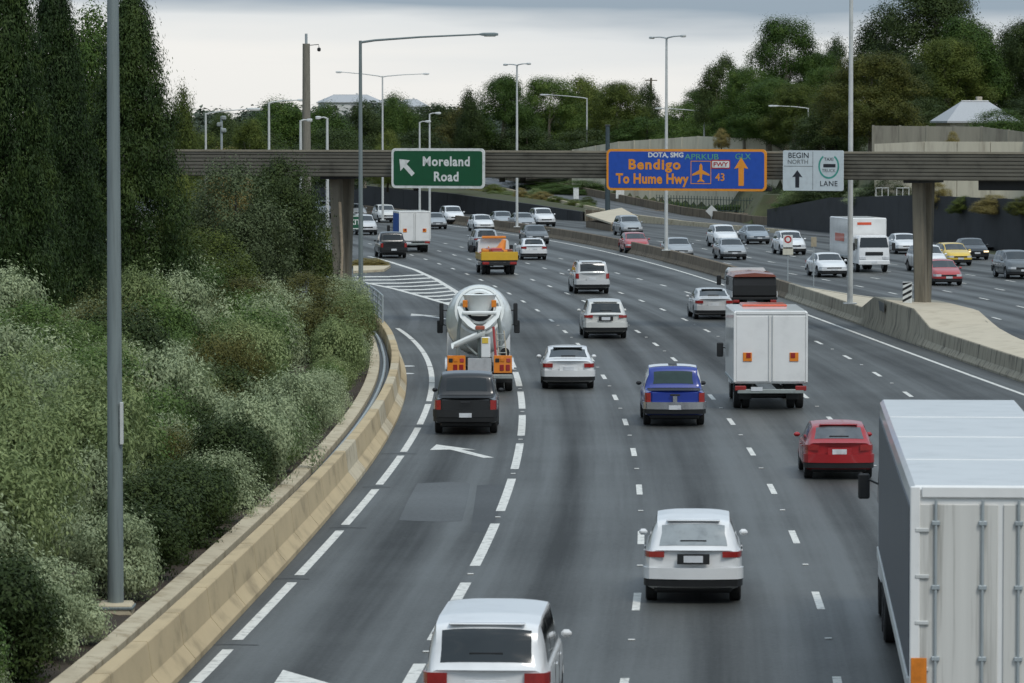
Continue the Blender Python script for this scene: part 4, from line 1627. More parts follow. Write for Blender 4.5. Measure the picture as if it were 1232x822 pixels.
def make_car(kind):
    q = CARS[kind]
    S = Shape(q['L'], q['W'], q['top'], q['belt'], q.get('clr', .21), q.get('roof', .74))
    L2, R = S.L / 2, q['R']
    root = bpy.data.objects.new('car', None)
    COL.objects.link(root)
    wh = [(a, R) for a in q['wa']]
    car_body(S, wh, R + .055).build('body', P_BASE, root, weld=True, ang=40)
    MB().box((0, 0, .36 + S.clr * .3), (S.W * .80, S.L * .93, .46), .05).build('underbody', M_BLACK, root)  # black filler box, bottom lowered to deepen the shade under the car
    for a in q['wa']:
        for s_ in (-1, 1):
            put_wheel(root, s_ * (S.W / 2 - .13), a - L2, R, .22)
    g = top_patch(S, *q['rw'], .90 if kind != 'ute' else .80, f1=.88 if kind != 'ute' else .80).build('rear_window', M_GLASS, root, recalc=False)
    top_patch(S, *q['ws'], .94, f1=.96).build('windscreen', M_GLASS, root, recalc=False)
    for s_ in (-1, 1):
        for i, (a0, a1) in enumerate(q['sw']):
            side_patch(S, a0, a1, .08, .93, s_, lean0=.12 if i == 0 else 0, lean1=0.0).build('side_window', M_GLASS, root)
        mi = MB().box((s_ * (S.w(3.0) + .055), q['ws'][1] - .22 - L2, S.zbl(3.0) + .08), (.17, .12, .12), .045).build('mirror', P_BASE if kind != 'ute' else M_BLACK, root)
        z0, z1 = q['tl']
        if kind in ('fourwd', 'ute'):
            MB().loft(strip(S, S.w(0) * .86, .12, z0 + .02, z1, .012, s_)).build('tail_light', M_TAIL, root)
        else:
            MB().loft(strip(S, S.w(0) * .66, .28, z0 + .05, z1 - .02, .008, s_)).build('tail_light', M_TAIL, root)
        hl = S.zt(S.L - .1)
        MB().loft(strip(S, S.w(S.L) * .62, .30, hl - .20, hl - .06, .012, s_, True)).build('headlight', M_HEAD, root)
        for (a0, a1) in q['sw'][-2:]:
            MB().box((s_ * (S.w(2) * .995 + .012), a0 + .16 - L2, S.zbl(2) - .12), (.03, .18, .03), .01).build('door_handle', P_BASE, root)
            MB().box((s_ * (S.w(2) + .001), a0 - .05 - L2, S.zbl(2) - .34), (.006, .012, .60)).build('door_seam', M_BLACK, root)
    zb = S.clr + .10
    for s_ in (-1, 1):
        MB().loft(strip(S, 0, .34, zb + .0, zb + .14, .03, s_)).build('rear_bumper_trim', M_BLACK, root)
        MB().loft(strip(S, 0, .34, zb + .142, zb + .36, .045, s_)).build('rear_bumper', P_BASE if kind != 'ute' else M_CHROME, root)
        MB().loft(strip(S, 0, .34, zb - .06, zb + .10, .03, s_, True)).build('front_bumper_trim', M_BLACK, root)
        MB().loft(strip(S, 0, .34, zb + .102, zb + .22, .04, s_, True)).build('front_bumper', P_BASE, root)
        for a in q['wa']:
            pass
    hl = S.zt(S.L - .1)
    MB().box((0, L2 + .012, hl - .16), (S.W * .48, .03, .16), .02).build('grille', M_BLACK, root)
    MB().box((0, L2 + .055, S.clr + .27), (.37, .012, .12)).build('number_plate', M_PLATE, root)
    zp = (q['tl'][0] + .02) if kind != 'ute' else S.clr + .30
    MB().box((0, -L2 - (.012 if kind != 'ute' else .055), zp), (.37, .012, .13)).build('number_plate', M_PLATE, root)
    if kind != 'ute':
        MB().box((0, -L2 - .008, zp), (.62, .012, .2), .004).build('plate_recess', M_BLACK if kind == 'suv' else P_BASE, root)
        rw1 = q['rw'][1]
        MB().box((0, rw1 + .06 - L2, S.zt(rw1 + .06) + .02), (S.wr(rw1) * 1.5, .2, .03), .012).build('spoiler' if kind != 'sedan' else 'brake_lamp', P_BASE if kind != 'sedan' else M_BLACK, root)
        MB().box((0, q['rw'][0] + .05 - L2, S.zt(q['rw'][0] + .05) + .025), (.5, .02, .02)).build('wiper', M_BLACK, root)
    else:
        mb = top_patch(S, .12, 1.46, 1.0, off=.012, nx=6, na=4)
        mb.build('tonneau_cover', M_BLACK, root, recalc=False)
        MB().box((0, -L2 - .01, .78), (S.W * .74, .035, .56), .015).build('tailgate', P_BASE, root)
        MB().box((0, -L2 - .035, .98), (.30, .02, .06), .01).build('tailgate_handle', M_BLACK, root)
    if kind in ('fourwd',):
        for s_ in (-1, 1):
            MB().tube([(s_ * S.wr(1.5) * .88, .9 - L2, S.zt(.9) - .03), (s_ * S.wr(1.5) * .88, 1.05 - L2, S.zt(1.0) + .015), (s_ * S.wr(1.5) * .88, 2.35 - L2, S.zt(2.3) + .015)], .018, 6).build('roof_rail', M_BLACK, root)
    # bow the ends in plan and tuck the lower bumpers under
    for ch_ in root.children:
        if ch_.name.split('.')[0] == 'wheel':
            continue
        e0 = L2 - .7
        for v in ch_.data.vertices:
            x, y, z = v.co
            q2 = (x / (S.W / 2)) ** 2
            if y < -e0:
                t = (-e0 - y) / .7
                v.co.y = y + t * (.13 * q2 + .13 * max(0, .55 - z) + .05 * max(0, z - .95))
            elif y > e0:
                t = (y - e0) / .7
                v.co.y = y - t * (.24 * q2 + .10 * max(0, .5 - z))
    return root, S


def place(root, label, cat, pos, rz, swap=None, group=None, name=None):
    c = copy_tree(root, None, swap)
    if name:
        c.name = name
    c.location = pos
    c.rotation_euler = (0, 0, rz)
    return tag(c, label, cat, group)


for k in CARS:
    TEMPL[k] = make_car(k)


def head(fn, y):
    return -math.atan(slope(fn, y))


def going(kind, label, px, py, fn, col, extra=None, cat='car', name='car', drz=0.0):
    """car seen from behind: the survey point is the middle of its rear on the road"""
    root, S = TEMPL[kind]
    p_ = at(px, py)
    rz = head(fn, p_.y) + drz
    fw = Vector((-math.sin(rz), math.cos(rz), 0))
    sw = {P_BASE: P[col]}
    if extra:
        sw.update(extra)
    return place(root, label, cat, p_ + fw * S.L / 2, rz, sw, name=name)


def coming(kind, label, px, py, col, extra=None, cat='car', name='car'):
    """car facing the camera: the survey point is the middle of its front on the road"""
    root, S = TEMPL[kind]
    p_ = at(px, py)
    rz = head(lG1, p_.y) + math.pi
    fw = Vector((-math.sin(rz), math.cos(rz), 0))
    sw = {P_BASE: P[col]}
    if extra:
        sw.update(extra)
    return place(root, label, cat, p_ - fw * S.L / 2, rz, sw, name=name)


# --- cars going away
going('wagon', 'white wagon cut off by the bottom edge, nearest car to the camera', 584, 896, lA, 'white')
going('suv', 'white hatchback with dark tail, alone in the lane at lower centre', 834, 728, lB, 'white', {M_GLASS: mat('glass_painted_pale_reflection', (.30, .33, .34), .15, coat=.5)})  # pale base colour stands in for sky reflected in the windows
going('hatch', 'red hatchback just left of the big semi trailer', 1010, 578, lC, 'red', {M_GLASS: mat('glass_painted_grey_reflection', (.10, .11, .12), .12, coat=.5)})  # window reflections put into the glass as a grey base colour
u = going('ute', 'blue pickup with sky reflection painted white on its cab roof behind the white sedan', 812, 514, lC, 'blue', {M_GLASS: M_GLASSG}, 'pickup', 'pickup')
going('ute', 'black pickup following close behind the concrete mixer', 560, 524, lA, 'black', {M_CHROME: M_BLACK}, 'pickup', 'pickup')
going('sedan', 'white sedan beside the concrete mixer, in the lane to its right', 684, 469, lB, 'white')
going('suv', 'white SUV ahead of the white sedan, right of the mixer drum', 729, 408, lC, 'warmwhite')
going('fourwd', 'white four wheel drive with roof rails, farther up the lane than the white SUV', 713, 354, lC, 'pearl')
going('sedan', 'silver white sedan left of the tray truck with the rust red top', 860, 385, lE, 'pearl')
going('hatch', 'white hatchback right of the yellow tray truck', 643, 313, lE, 'white')
going('suv', 'silver car partly hidden ahead of the yellow tray truck', 586, 304, lD, 'silver')
going('ute', 'dark pickup beside the small white box truck, near the gore', 474, 311, lB, 'black', {M_CHROME: M_BLACK}, 'pickup', 'pickup')
# sky reflection on the blue pickup's cab roof and pillars, painted as white patches
S = TEMPL['ute'][1]
top_patch(S, 1.84, 3.02, .98, off=.008).build('roof_panel', P['white'], u, recalc=False)
for s_ in (-1, 1):
    side_patch(S, 1.62, 1.96, .0, 1.0, s_, off=.009).build('painted_pillar_sheen', P['white'], u)
top_patch(S, 1.9, 2.95, .18, off=.013).build('roof_stripe', M_BLACK, u, recalc=False)
MB().box((0, -S.L / 2 - .032, .80), (.13, .012, .30), .004).build('emblem', M_CHROME, u)

# --- cars coming
oncoming = [
    ('suv', 'white car half hidden behind the left bridge pier', 396, 262, 'white'),
    ('sedan', 'silver car right of the left bridge pier, upper one', 432, 263, 'silver'),
    ('suv', 'grey car just beside the EXIT sign', 442, 283, 'pearl'),
    ('suv', 'pale car behind the far double arm lamp post', 468, 268, 'warmwhite'),
    ('sedan', 'silver car directly right of the small white box truck', 527, 276, 'silver'),
    ('suv', 'white SUV with dark grille below the green sign', 549, 270, 'white'),
    ('hatch', 'white hatchback right of the SUV below the green sign', 584, 279, 'white'),
    ('sedan', 'silver car left of the median lamp post near the green sign', 609, 274, 'silver'),
    ('sedan', 'pale silver car just right of the median lamp post near the green sign', 634, 276, 'silver'),
    ('suv', 'white SUV at the end of the charcoal retaining wall', 658, 273, 'white'),
    ('sedan', 'dark car behind the median barrier over the white hatchback', 648, 294, 'grey'),
    ('suv', 'silver grey SUV below the pale ramp nose slab', 762, 284, 'silver'),
    ('hatch', 'faded red hatchback nearest the median below the pale slab', 768, 305, 'pinkred'),
    ('sedan', 'silver grey sedan right of the median lamp at the blue sign', 820, 312, 'silver'),
    ('suv', 'white SUV trailing just behind a silver car below the blue sign', 876, 298, 'white'),
    ('sedan', 'silver car with dark bumper in front of a white SUV', 884, 313, 'silver'),
    ('sedan', 'dark silver sedan in the far lane near the diamond sign', 914, 294, 'blueglaze'),
    ('suv', 'white car behind the small speed sign', 956, 307, 'white'),
    ('sedan', 'white sedan left of the oncoming white box truck', 1004, 334, 'white'),
    ('sedan', 'white car right behind the oncoming white box truck', 1094, 306, 'white'),
    ('suv', 'white SUV directly right of the median pier', 1126, 328, 'white'),
    ('hatch', 'red car nearest the median pier', 1142, 344, 'pinkred'),
    ('hatch', 'yellow taxi half hidden behind the white SUV at the pier', 1156, 320, 'taxi'),
    ('sedan', 'black car with lit headlights by the charcoal wall', 1176, 313, 'black'),
    ('suv', 'dark grey car cut off by the right edge', 1232, 336, 'grey'),
]
for kind, lb, px, py, col in oncoming:
    coming(kind, lb, px, py, col, {M_HEAD: M_HEADON} if 'lit headlights' in lb else None)
for k in TEMPL:
    drop_tree(TEMPL[k][0])

# ------------------------------------------------------------------ trucks


def truck_cab(root, yb, w, h, ln, z0, m, glass=M_GLASS, panels=True):
    """cab-over cab from yb forward"""
    rings = []
    for y_, wf, zb_, zt_ in ((0, .98, z0, z0 + h), (ln * .45, 1.0, z0, z0 + h), (ln * .72, 1.0, z0, z0 + h * .99), (ln * .9, .985, z0, z0 + h * .96), (ln, .96, z0, z0 + h * .55), (ln * 1.02, .94, z0, z0 + h * .45)):
        hw = w / 2 * wf
        q = .12
        rings.append([(-hw, yb + y_, zb_), (hw, yb + y_, zb_), (hw, yb + y_, zb_ + (zt_ - zb_) * .55), (hw * .95, yb + y_, zt_ - q), (hw * .85, yb + y_, zt_), (-hw * .85, yb + y_, zt_), (-hw * .95, yb + y_, zt_ - q), (-hw, yb + y_, zb_ + (zt_ - zb_) * .55)])
    MB().loft(rings).build('cab', m, root, ang=30)
    # windscreen lies on the raked upper front
    y1, y0_ = yb + ln, yb + ln * .9
    zs0, zs1 = z0 + h * .55, z0 + h * .96
    a0, a1 = .06, .90
    pts = []
    for f_, wv in ((a0, .90), (a1, .80)):
        yy = y1 + (y0_ - y1) * f_ + .012
        zz_ = zs0 + (zs1 - zs0) * f_ + .004
        pts.append([(-w / 2 * wv, yy, zz_), (w / 2 * wv, yy, zz_)])
    MB().prism([pts[0][0], pts[0][1], pts[1][1], pts[1][0]], (0, .012, .003)).build('windscreen', glass, root, smooth=False)
    for s_ in (-1, 1):
        MB().prism([(s_ * (w / 2 + .004), yb + ln * .25, z0 + h * .52), (s_ * (w / 2 + .004), yb + ln * .86, z0 + h * .50), (s_ * w / 2 * .965, yb + ln * .80, z0 + h * .88), (s_ * w / 2 * .965, yb + ln * .25, z0 + h * .88)], (s_ * .012, 0, 0)).build('side_window', glass, root, smooth=False)
        arm = MB().tube([(s_ * w / 2, yb + ln * .85, z0 + h * .62), (s_ * (w / 2 + .25), yb + ln * .9, z0 + h * .66)], .02, 6).build('mirror_arm', M_BLACK, root)
        MB().box((s_ * (w / 2 + .26), yb + ln * .9, z0 + h * .60), (.22, .1, .48), .03).build('mirror', M_BLACK, arm)
        MB().box((s_ * w * .36, yb + ln * 1.02 + .02, z0 + .36), (w * .2, .04, .18), .03).build('headlight', M_HEAD, root)
    MB().box((0, yb + ln * 1.02 + .015, z0 + .62), (w * .55, .03, .22), .02).build('grille', M_BLACK, root)
    MB().box((0, yb + ln * 1.02 + .03, z0 + .06), (w * .97, .1, .28), .04).build('bumper', m, root)
    MB().box((0, yb + ln * 1.02 + .085, z0 + .08), (.37, .012, .12)).build('number_plate', M_PLATE, root)


def chassis(root, y0, y1, z=.62, w=.8):
    for s_ in (-1, 1):
        MB().box((s_ * w / 2, (y0 + y1) / 2, z), (.09, y1 - y0, .2), .01).build('chassis_rail', M_BLACK, root)


def duals(root, y, w, R, wd=.24):
    for s_ in (-1, 1):
        put_wheel(root, s_ * (w / 2 - wd / 2), y, R, wd)
        put_wheel(root, s_ * (w / 2 - wd * 1.65), y, R, wd, rimm=False)
    MB().tube([(-w / 2 + .3, y, R), (w / 2 - .3, y, R)], .09, 8).build('axle', M_BLACK, root)


def box_truck(label, pos, rz, w, L_, bh, zf, mbox, mcab, cabh=1.75, R=.40, side=None, lamps='amber', roof=None, cab_w=None):
    """origin at the rear on the road; box from 0 to L_, cab before it"""
    t = thing('box_truck', label, 'truck', pos, rz)
    bx = MB().box((0, L_ / 2, zf + bh / 2), (w, L_, bh), .05).build('cargo_box', mbox, t)
    for s_ in (-1, 1):
        MB().box((s_ * (w / 2 - .03), -.012, zf + bh / 2), (.07, .03, bh - .1), .01).build('corner_post', mbox, bx)
        MB().box((s_ * (w / 2 + .004), L_ / 2, zf + .06), (.03, L_ - .2, .09), .01).build('side_rail', M_GALV, bx)
        if side:
            MB().box((s_ * (w / 2 + .006), L_ / 2, zf + bh / 2 + .05), (.02, L_ - .3, bh - .45)).build('side_panel', side, bx)
    MB().box((0, -.012, zf + bh - .06), (w - .16, .03, .1), .01).build('header', mbox, bx)
    for s_ in (-1, 1):
        MB().box((s_ * w * .235, -.010, zf + bh / 2 - .05), (w * .455, .022, bh - .25), .008).build('rear_door', mbox, bx)
    for k in (-.06, .06):
        MB().tube([(k, -.04, zf + .1), (k, -.04, zf + bh - .12)], .014, 6).build('lock_rod', M_GALVP, bx)
    if roof:
        MB().box((0, L_ * .80, zf + bh + .03), (w * .62, L_ * .34, .08), .03).build('roof_panel', roof, bx)
    chassis(t, .1, L_ + 1.2)
    duals(t, 1.35, w - .12, R)
    truck_cab(t, L_ + .12, cab_w or min(w, 2.05), cabh, 1.75, .55, mcab)
    for s_ in (-1, 1):
        put_wheel(t, s_ * .88, L_ + .95, R, .24)
        MB().box((s_ * (w / 2 - .22), -.06, .72), (.36, .08, .16), .02).build('tail_light', M_TAIL if lamps != 'none' else M_BLACK, t)
        MB().box((s_ * (w / 2 - .42), .9, .55), (.42, .02, .5)).build('mud_flap', M_BLACK, t)
        if lamps == 'amber':
            lm = MB().box((s_ * w * .315, -.035, zf + bh * .37), (w * .12, .03, w * .12), .008).build('marker_lamp', M_AMBER, t)
            MB().box((s_ * w * (.335 if s_ < 0 else .30) * (1 if s_ > 0 else .9), -.055, zf + bh * .37 + .05), (w * .06, .02, w * .07), .006).build('lens', M_TAIL, lm)
    MB().box((0, -.05, .62), (w * .9, .1, .14), .02).build('under_run_bar', M_GREYMET, t)
    MB().box((-.45, -.11, .70), (.37, .012, .13)).build('number_plate', M_PLATE, t)
    return t


def rearpos(px, py, fn):
    p_ = at(px, py)
    return p_, head(fn, p_.y)


p, rz = rearpos(927, 494, lD)
box_truck('white box truck with square orange and red rear lamps in the right lanes', p, rz, 2.38, 5.2, 2.35, .86, P['trailer'], P['white'], roof=P['vermilion'])
p, rz = rearpos(499, 304, lC)
box_truck('small white box truck with blue side in the far lanes before the gore', p, rz, 2.25, 4.3, 2.2, .78, P['trailer'], P['navy'], side=mat('blue_side_panel', (.025, .085, .30), .75, spec=.15))
p = at(1052, 328)
rz = head(lG1, p.y) + math.pi
fw = Vector((-math.sin(rz), math.cos(rz), 0))
t = box_truck('white box truck coming towards the camera left of the median pier', p - fw * 7.4, rz, 2.45, 5.4, 2.45, .9, P['trailer'], P['white'], lamps='none')
for s_ in (-1, 1):
    MB().box((s_ * 1.236, 2.9, 2.1), (.012, 2.6, .5), .004).build('side_logo', P['vermilion'], t)
MB().box((.2, 5.412, 3.0), (.9, .02, .16), .004).build('front_logo', P['vermilion'], t)

# tray truck with a dark load and rust red cover
p, rz = rearpos(908, 379, lE)
t = thing('tray_truck', 'dark loaded tray truck with rust red cover and white cab near the median', 'truck', p, rz - .02)
MB().box((0, 1.9, .80), (2.2, 3.8, .14), .02).build('tray', M_BLACK, t)
MB().box((0, 1.9, 1.35), (2.12, 3.6, .96), .06).build('load', P['slate'], t)
MB().loft([[(-1.08 * f_, y_, 1.84), (1.08 * f_, y_, 1.84), (.95 * f_, y_, 1.98 + b_), (0, y_, 2.06 + b_), (-.95 * f_, y_, 1.98 + b_)] for y_, f_, b_ in ((.0, .98, -.03), (.8, 1, .03), (1.9, .99, 0), (2.9, 1, .04), (3.7, .98, -.02))]).build('cover', P['rust'], t)
MB().box((0, -.02, 1.2), (2.1, .04, .5), .01).build('tailgate', M_BLACK, t)
chassis(t, .1, 5.0)
duals(t, 1.2, 2.0, .38)
truck_cab(t, 3.95, 1.98, 1.65, 1.65, .5, P['white'])
for s_ in (-1, 1):
    put_wheel(t, s_ * .84, 4.7, .38, .22)
    MB().box((s_ * .9, -.04, .66), (.3, .06, .14), .02).build('tail_light', M_TAIL, t)
    MB().box((s_ * 1.09, 1.9, .98), (.04, 3.7, .3), .01).build('side_board', P['white'], t)

# yellow tray truck with an orange load
p, rz = rearpos(601, 331, lC)
t = thing('tray_truck', 'yellow tray truck piled with orange and red road gear ahead of the mixer', 'truck', p, rz)
MB().box((0, 1.8, .86), (2.2, 3.6, .14), .02).build('tray', M_BLACK, t)
MB().box((0, .0, 1.16), (2.25, .07, .52), .015).build('tailgate', P['yellow'], t)
for s_ in (-1, 1):
    MB().box((s_ * 1.12, 1.8, 1.12), (.05, 3.5, .42), .015).build('side_board', P['yellow'], t)
    MB().box((s_ * .85, -.04, .72), (.42, .06, .16), .02).build('tail_light', M_TAIL, t)
    put_wheel(t, s_ * .86, 4.6, .38, .22)
    MB().box((s_ * .85, .9, .5), (.4, .02, .4)).build('mud_flap', M_BLACK, t)
MB().box((0, .02, .68), (2.1, .1, .2), .02).build('under_run_bar', M_BLACK, t)
chassis(t, .1, 4.9)
duals(t, 1.1, 2.0, .38)
truck_cab(t, 3.75, 2.0, 1.6, 1.65, .5, P['white'])
for k in range(12):
    m_ = random.choice([P['orange'], P['orange'], P['rust'], M_WOOD, P['pinkred'], P['white']])
    x_, y_ = random.uniform(-.75, .75), random.uniform(.4, 2.9)
    MB().box((0, 0, 0), (random.uniform(.4, .8), random.uniform(.5, 1.1), random.uniform(.35, .6)), .05, Matrix.Translation((x_, y_, 1.15 + .1 * (k % 3))) @ Matrix.Rotation(random.uniform(-.4, .4), 4, 'Z')).build('load_item', m_, t)
MB().lathe([(0, .42), (.05, .42), (.08, .30), (.7, .13), (.75, .02)], 14, Matrix.Translation((.2, 1.5, 1.45)) @ Matrix.Rotation(.35, 4, 'Y'), 'Z').build('stacked_cones', P['orange'], t)
MB().lathe([(0, .42), (.05, .42), (.08, .30), (.7, .12), (.75, .02)], 14, Matrix.Translation((-.35, 2.2, 1.3)) @ Matrix.Rotation(1.2, 4, 'Y'), 'Z').build('stacked_cones', P['orange'], t)
MB().box((0, 3.6, 2.22), (1.5, .25, .16), .03).build('beacon_bar', P['orange'], t)

# semi trailer at the lower right
yr = 58.9
xr0 = xd(1096, 58.9) + 1.27
rz = head(lC, 70) - .012
t = thing('semi_trailer', 'large white semi trailer filling the lower right corner', 'truck', (xr0, yr, 0), rz)
TL, TW, TZ, TH = 18.6, 2.5, 1.25, 2.92
bx = MB().box((0, TL / 2, TZ + TH / 2), (TW, TL, TH), .06).build('trailer_box', P['trailer'], t)
M_DOOR = mat('grimy_white_door', (.62, .61, .57), .5, var=.08, scale=1.6, streak=(3.2, 3.2, .12), dirt=(.30, .29, .26))
M_CURT = mat('grey_side_curtain', (.10, .11, .125), .55, var=.1, streak=(1, 3, .4))
for s_ in (-1, 1):
    MB().box((s_ * (TW / 2 + .008), TL / 2, TZ + TH / 2 - .05), (.02, TL - .35, TH - .5), .005).build('side_curtain', M_CURT, bx)
    MB().box((s_ * (TW / 2 + .02), TL / 2, TZ + .12), (.05, TL - .1, .2), .01).build('side_rail', M_GALVP, bx)
    MB().box((s_ * (TW / 2 - .06), -.02, TZ + TH / 2), (.14, .06, TH - .02), .015).build('corner_post', P['trailer'], bx)
    MB().box((s_ * TW * .235, -.012, TZ + TH / 2 - .08), (TW * .44, .03, TH - .36), .01).build('rear_door', M_DOOR, bx)
    for q in (.10, .36):
        ld = MB().tube([(s_ * TW * q, -.055, TZ + .1), (s_ * TW * q, -.055, TZ + TH - .2)], .022, 8).build('lock_rod', M_GALV, bx)
        for zz in (.5, 1.5, 2.4):
            MB().box((s_ * TW * q, -.05, TZ + zz), (.12, .06, .07), .012).build('rod_bracket', M_GALV, ld)
    for zz in (.35, 1.0, 1.65, 2.3):
        MB().box((s_ * (TW / 2 - .16), -.045, TZ + zz), (.2, .03, .06), .01).build('hinge', M_GALVP, bx)
    MB().box((s_ * (TW / 2 - .28), -.07, TZ - .14), (.5, .08, .2), .02).build('tail_light', M_TAIL, t)
    MB().box((s_ * (TW / 2 - .12), -.062, TZ + .3), (.22, .012, .42), .004).build('marker_plate', M_AMBER, bx)
MB().box((0, -.02, TZ + TH - .09), (TW - .3, .05, .16), .015).build('header', P['trailer'], bx)
for k in range(1, 4):
    MB().box((0, TL * k / 4, TZ + TH + .002), (TW - .14, .03, .010), .003).build('roof_bow', P['trailer'], bx)
MB().box((0, -.06, .62), (2.2, .1, .16), .02).build('under_run_bar', M_GREYMET, t)
chassis(t, .2, TL - 3, .95, 1.0)
for y_ in (1.6, 2.9, 4.2):
    duals(t, y_, 2.44, .50, .27)
truck = thing('prime_mover', 'tractor unit pulling the large white semi trailer', 'truck', t.location, rz)
truck_cab(truck, TL + .5, 2.45, 2.7, 2.1, .75, P['white'])
chassis(truck, TL - 3.2, TL + 2.0, .85, .9)
for y_ in (TL - 2.4, TL - 1.1):
    duals(truck, y_, 2.44, .50, .27)
for s_ in (-1, 1):
    put_wheel(truck, s_ * 1.08, TL + 1.7, .50, .28)

# concrete mixer
p, rz = rearpos(577, 473, lA)
mx = thing('concrete_mixer', 'concrete mixer truck with pale round drum and orange rear panels', 'truck', p, rz + .005)
mx.scale = (.95, .95, .97)
chassis(mx, .2, 8.0, .85, .9)
duals(mx, 1.35, 2.4, .5, .27)
duals(mx, 2.70, 2.4, .5, .27)
for s_ in (-1, 1):
    put_wheel(mx, s_ * 1.06, 6.9, .5, .28)
truck_cab(mx, 6.25, 2.4, 2.05, 1.9, .75, P['white'])
for s_ in (-1, 1):
    MB().box((s_ * 1.40, 7.6, 2.45), (.16, .12, .85), .03).build('mirror', M_BLACK, mx)
    MB().tube([(s_ * 1.15, 7.6, 2.6), (s_ * 1.40, 7.6, 2.6)], .025, 6).build('mirror_arm', M_BLACK, mx)
DM = Matrix.Translation((0, 3.75, 2.42)) @ Matrix.Rotation(math.radians(-13), 4, 'X')
drum = MB().lathe([(2.3, .05), (2.3, .55), (2.0, .86), (1.2, 1.12), (.2, 1.22), (-.6, 1.20), (-1.4, 1.02), (-2.1, .72), (-2.45, .58), (-2.5, .60), (-2.5, .52), (-2.2, .50), (-1.6, .4), (-1.5, .02)], 40, DM, 'Y').build('drum', P['mint'], mx, ang=30)
for a_, r_ in ((.2, 1.225),):
    MB().lathe([(a_ - .03, r_), (a_ - .03, r_ + .012), (a_ + .03, r_ + .012), (a_ + .03, r_)], 40, DM, 'Y').build('drum_band', M_GREYMET, drum)
MB().lathe([(-2.46, .50), (-2.44, .02)], 24, DM, 'Y').build('drum_mouth', M_BLACK, drum)
MB().lathe([(-1.95, .80), (-1.95, .9), (-1.75, .96), (-1.75, .86)], 40, DM, 'Y').build('drum_ring', P['mint'], drum)
# loading hopper: funnel over the mouth
hz, hy = 3.12, .85
hop = []
for z_, rx, ry in ((hz - .42, .30, .24), (hz - .1, .46, .34), (hz + .30, .60, .44), (hz + .33, .63, .47), (hz + .30, .55, .40), (hz - .05, .42, .30)):
    hop.append([(rx * math.cos(2 * math.pi * k / 20), hy + ry * math.sin(2 * math.pi * k / 20), z_) for k in range(20)])
hp = MB().loft(hop, caps=False).build('hopper', P['mint'], mx, ang=40)
for s_ in (-1, 1):
    MB().box((s_ * .52, hy - .32, hz + .02), (.18, .06, .26), .02).build('hopper_lamp', M_AMBER, hp)
    # sloping collector wings meeting at the chute
    MB().loft([[(s_ * x_ - .10, y_ - .06, z_), (s_ * x_ + .10, y_ - .06, z_), (s_ * x_ + .10, y_ + .08, z_ + .06), (s_ * x_ - .10, y_ + .08, z_ + .06)] for x_, y_, z_ in ((.70, .62, 2.98), (.60, .48, 2.66), (.30, .35, 2.36), (.10, .30, 2.24))]).build('collector_wing', P['mint'], mx)
    MB().tube([(s_ * .62, .75, 3.15), (s_ * .75, .95, 2.2), (s_ * .80, 1.0, 1.0)], .07, 8).build('pedestal_leg', M_GREYMET, mx)
MB().box((0, .42, 2.82), (1.25, .10, .13), .04).build('collector_bar', P['mint'], mx)
MB().box((.02, .25, 2.30), (.34, .16, .14), .03).build('collector_clamp', mat('rust_clamp', (.35, .09, .05), .6), mx)
# discharge chute swung to the left
rings = []
for x_, y_, z_, r_ in ((.15, .15, 2.22, .22), (-.35, .05, 2.02, .21), (-.85, -.02, 1.80, .20), (-.98, -.03, 1.74, .20)):
    out = [(x_ + .3 * r_ * math.cos(a_), y_ - r_ * math.cos(a_) * 1.0, z_ - r_ * math.sin(a_)) for a_ in [math.pi * k / 8 for k in range(9)]]
    inn = [(x_ + .3 * (r_ - .03) * math.cos(a_), y_ - (r_ - .03) * math.cos(a_), z_ - (r_ - .03) * math.sin(a_)) for a_ in [math.pi * k / 8 for k in range(8, -1, -1)]]
    rings.append(out + inn)
MB().loft(rings).build('chute', P['mint'], mx, ang=40)
MB().tube([(-.6, .1, 1.78), (-.1, .2, 1.35)], .05, 8).build('chute_stay', M_GREYMET, mx)
MB().tube([(0, .3, 2.2), (.02, .3, 1.1)], .09, 10).build('chute_post', M_GREYMET, mx)
MB().box((.22, .05, 1.62), (.34, .2, .74), .03).build('control_box', P['white'], mx)
MB().box((.20, -.06, 1.86), (.22, .02, .2), .005).build('warning_label', P['taxi'], mx)
MB().tube([(.50, .05, 2.35), (.58, .03, 1.3)], .05, 8).build('hose', P['pinkred'], mx)
for x_ in (.72, 1.0):
    MB().tube([(x_, .05, 1.05), (x_ - .12, .2, 2.2)], .025, 6).build('ladder_rail', mat('cream_steel', (.5, .44, .33), .5), mx)
for k in range(5):
    MB().tube([(.70 - .02 * k, .05 + .03 * k, 1.2 + .22 * k), (.98 - .02 * k, .05 + .03 * k, 1.2 + .22 * k)], .02, 6).build('ladder_rung', M_GREYMET, mx)
MB().lathe([(-.1, .02), (-.1, .17), (.1, .17), (.1, .02)], 14, Matrix.Translation((.92, .25, 1.42)), 'Y').build('water_drum', M_BLACK, mx)
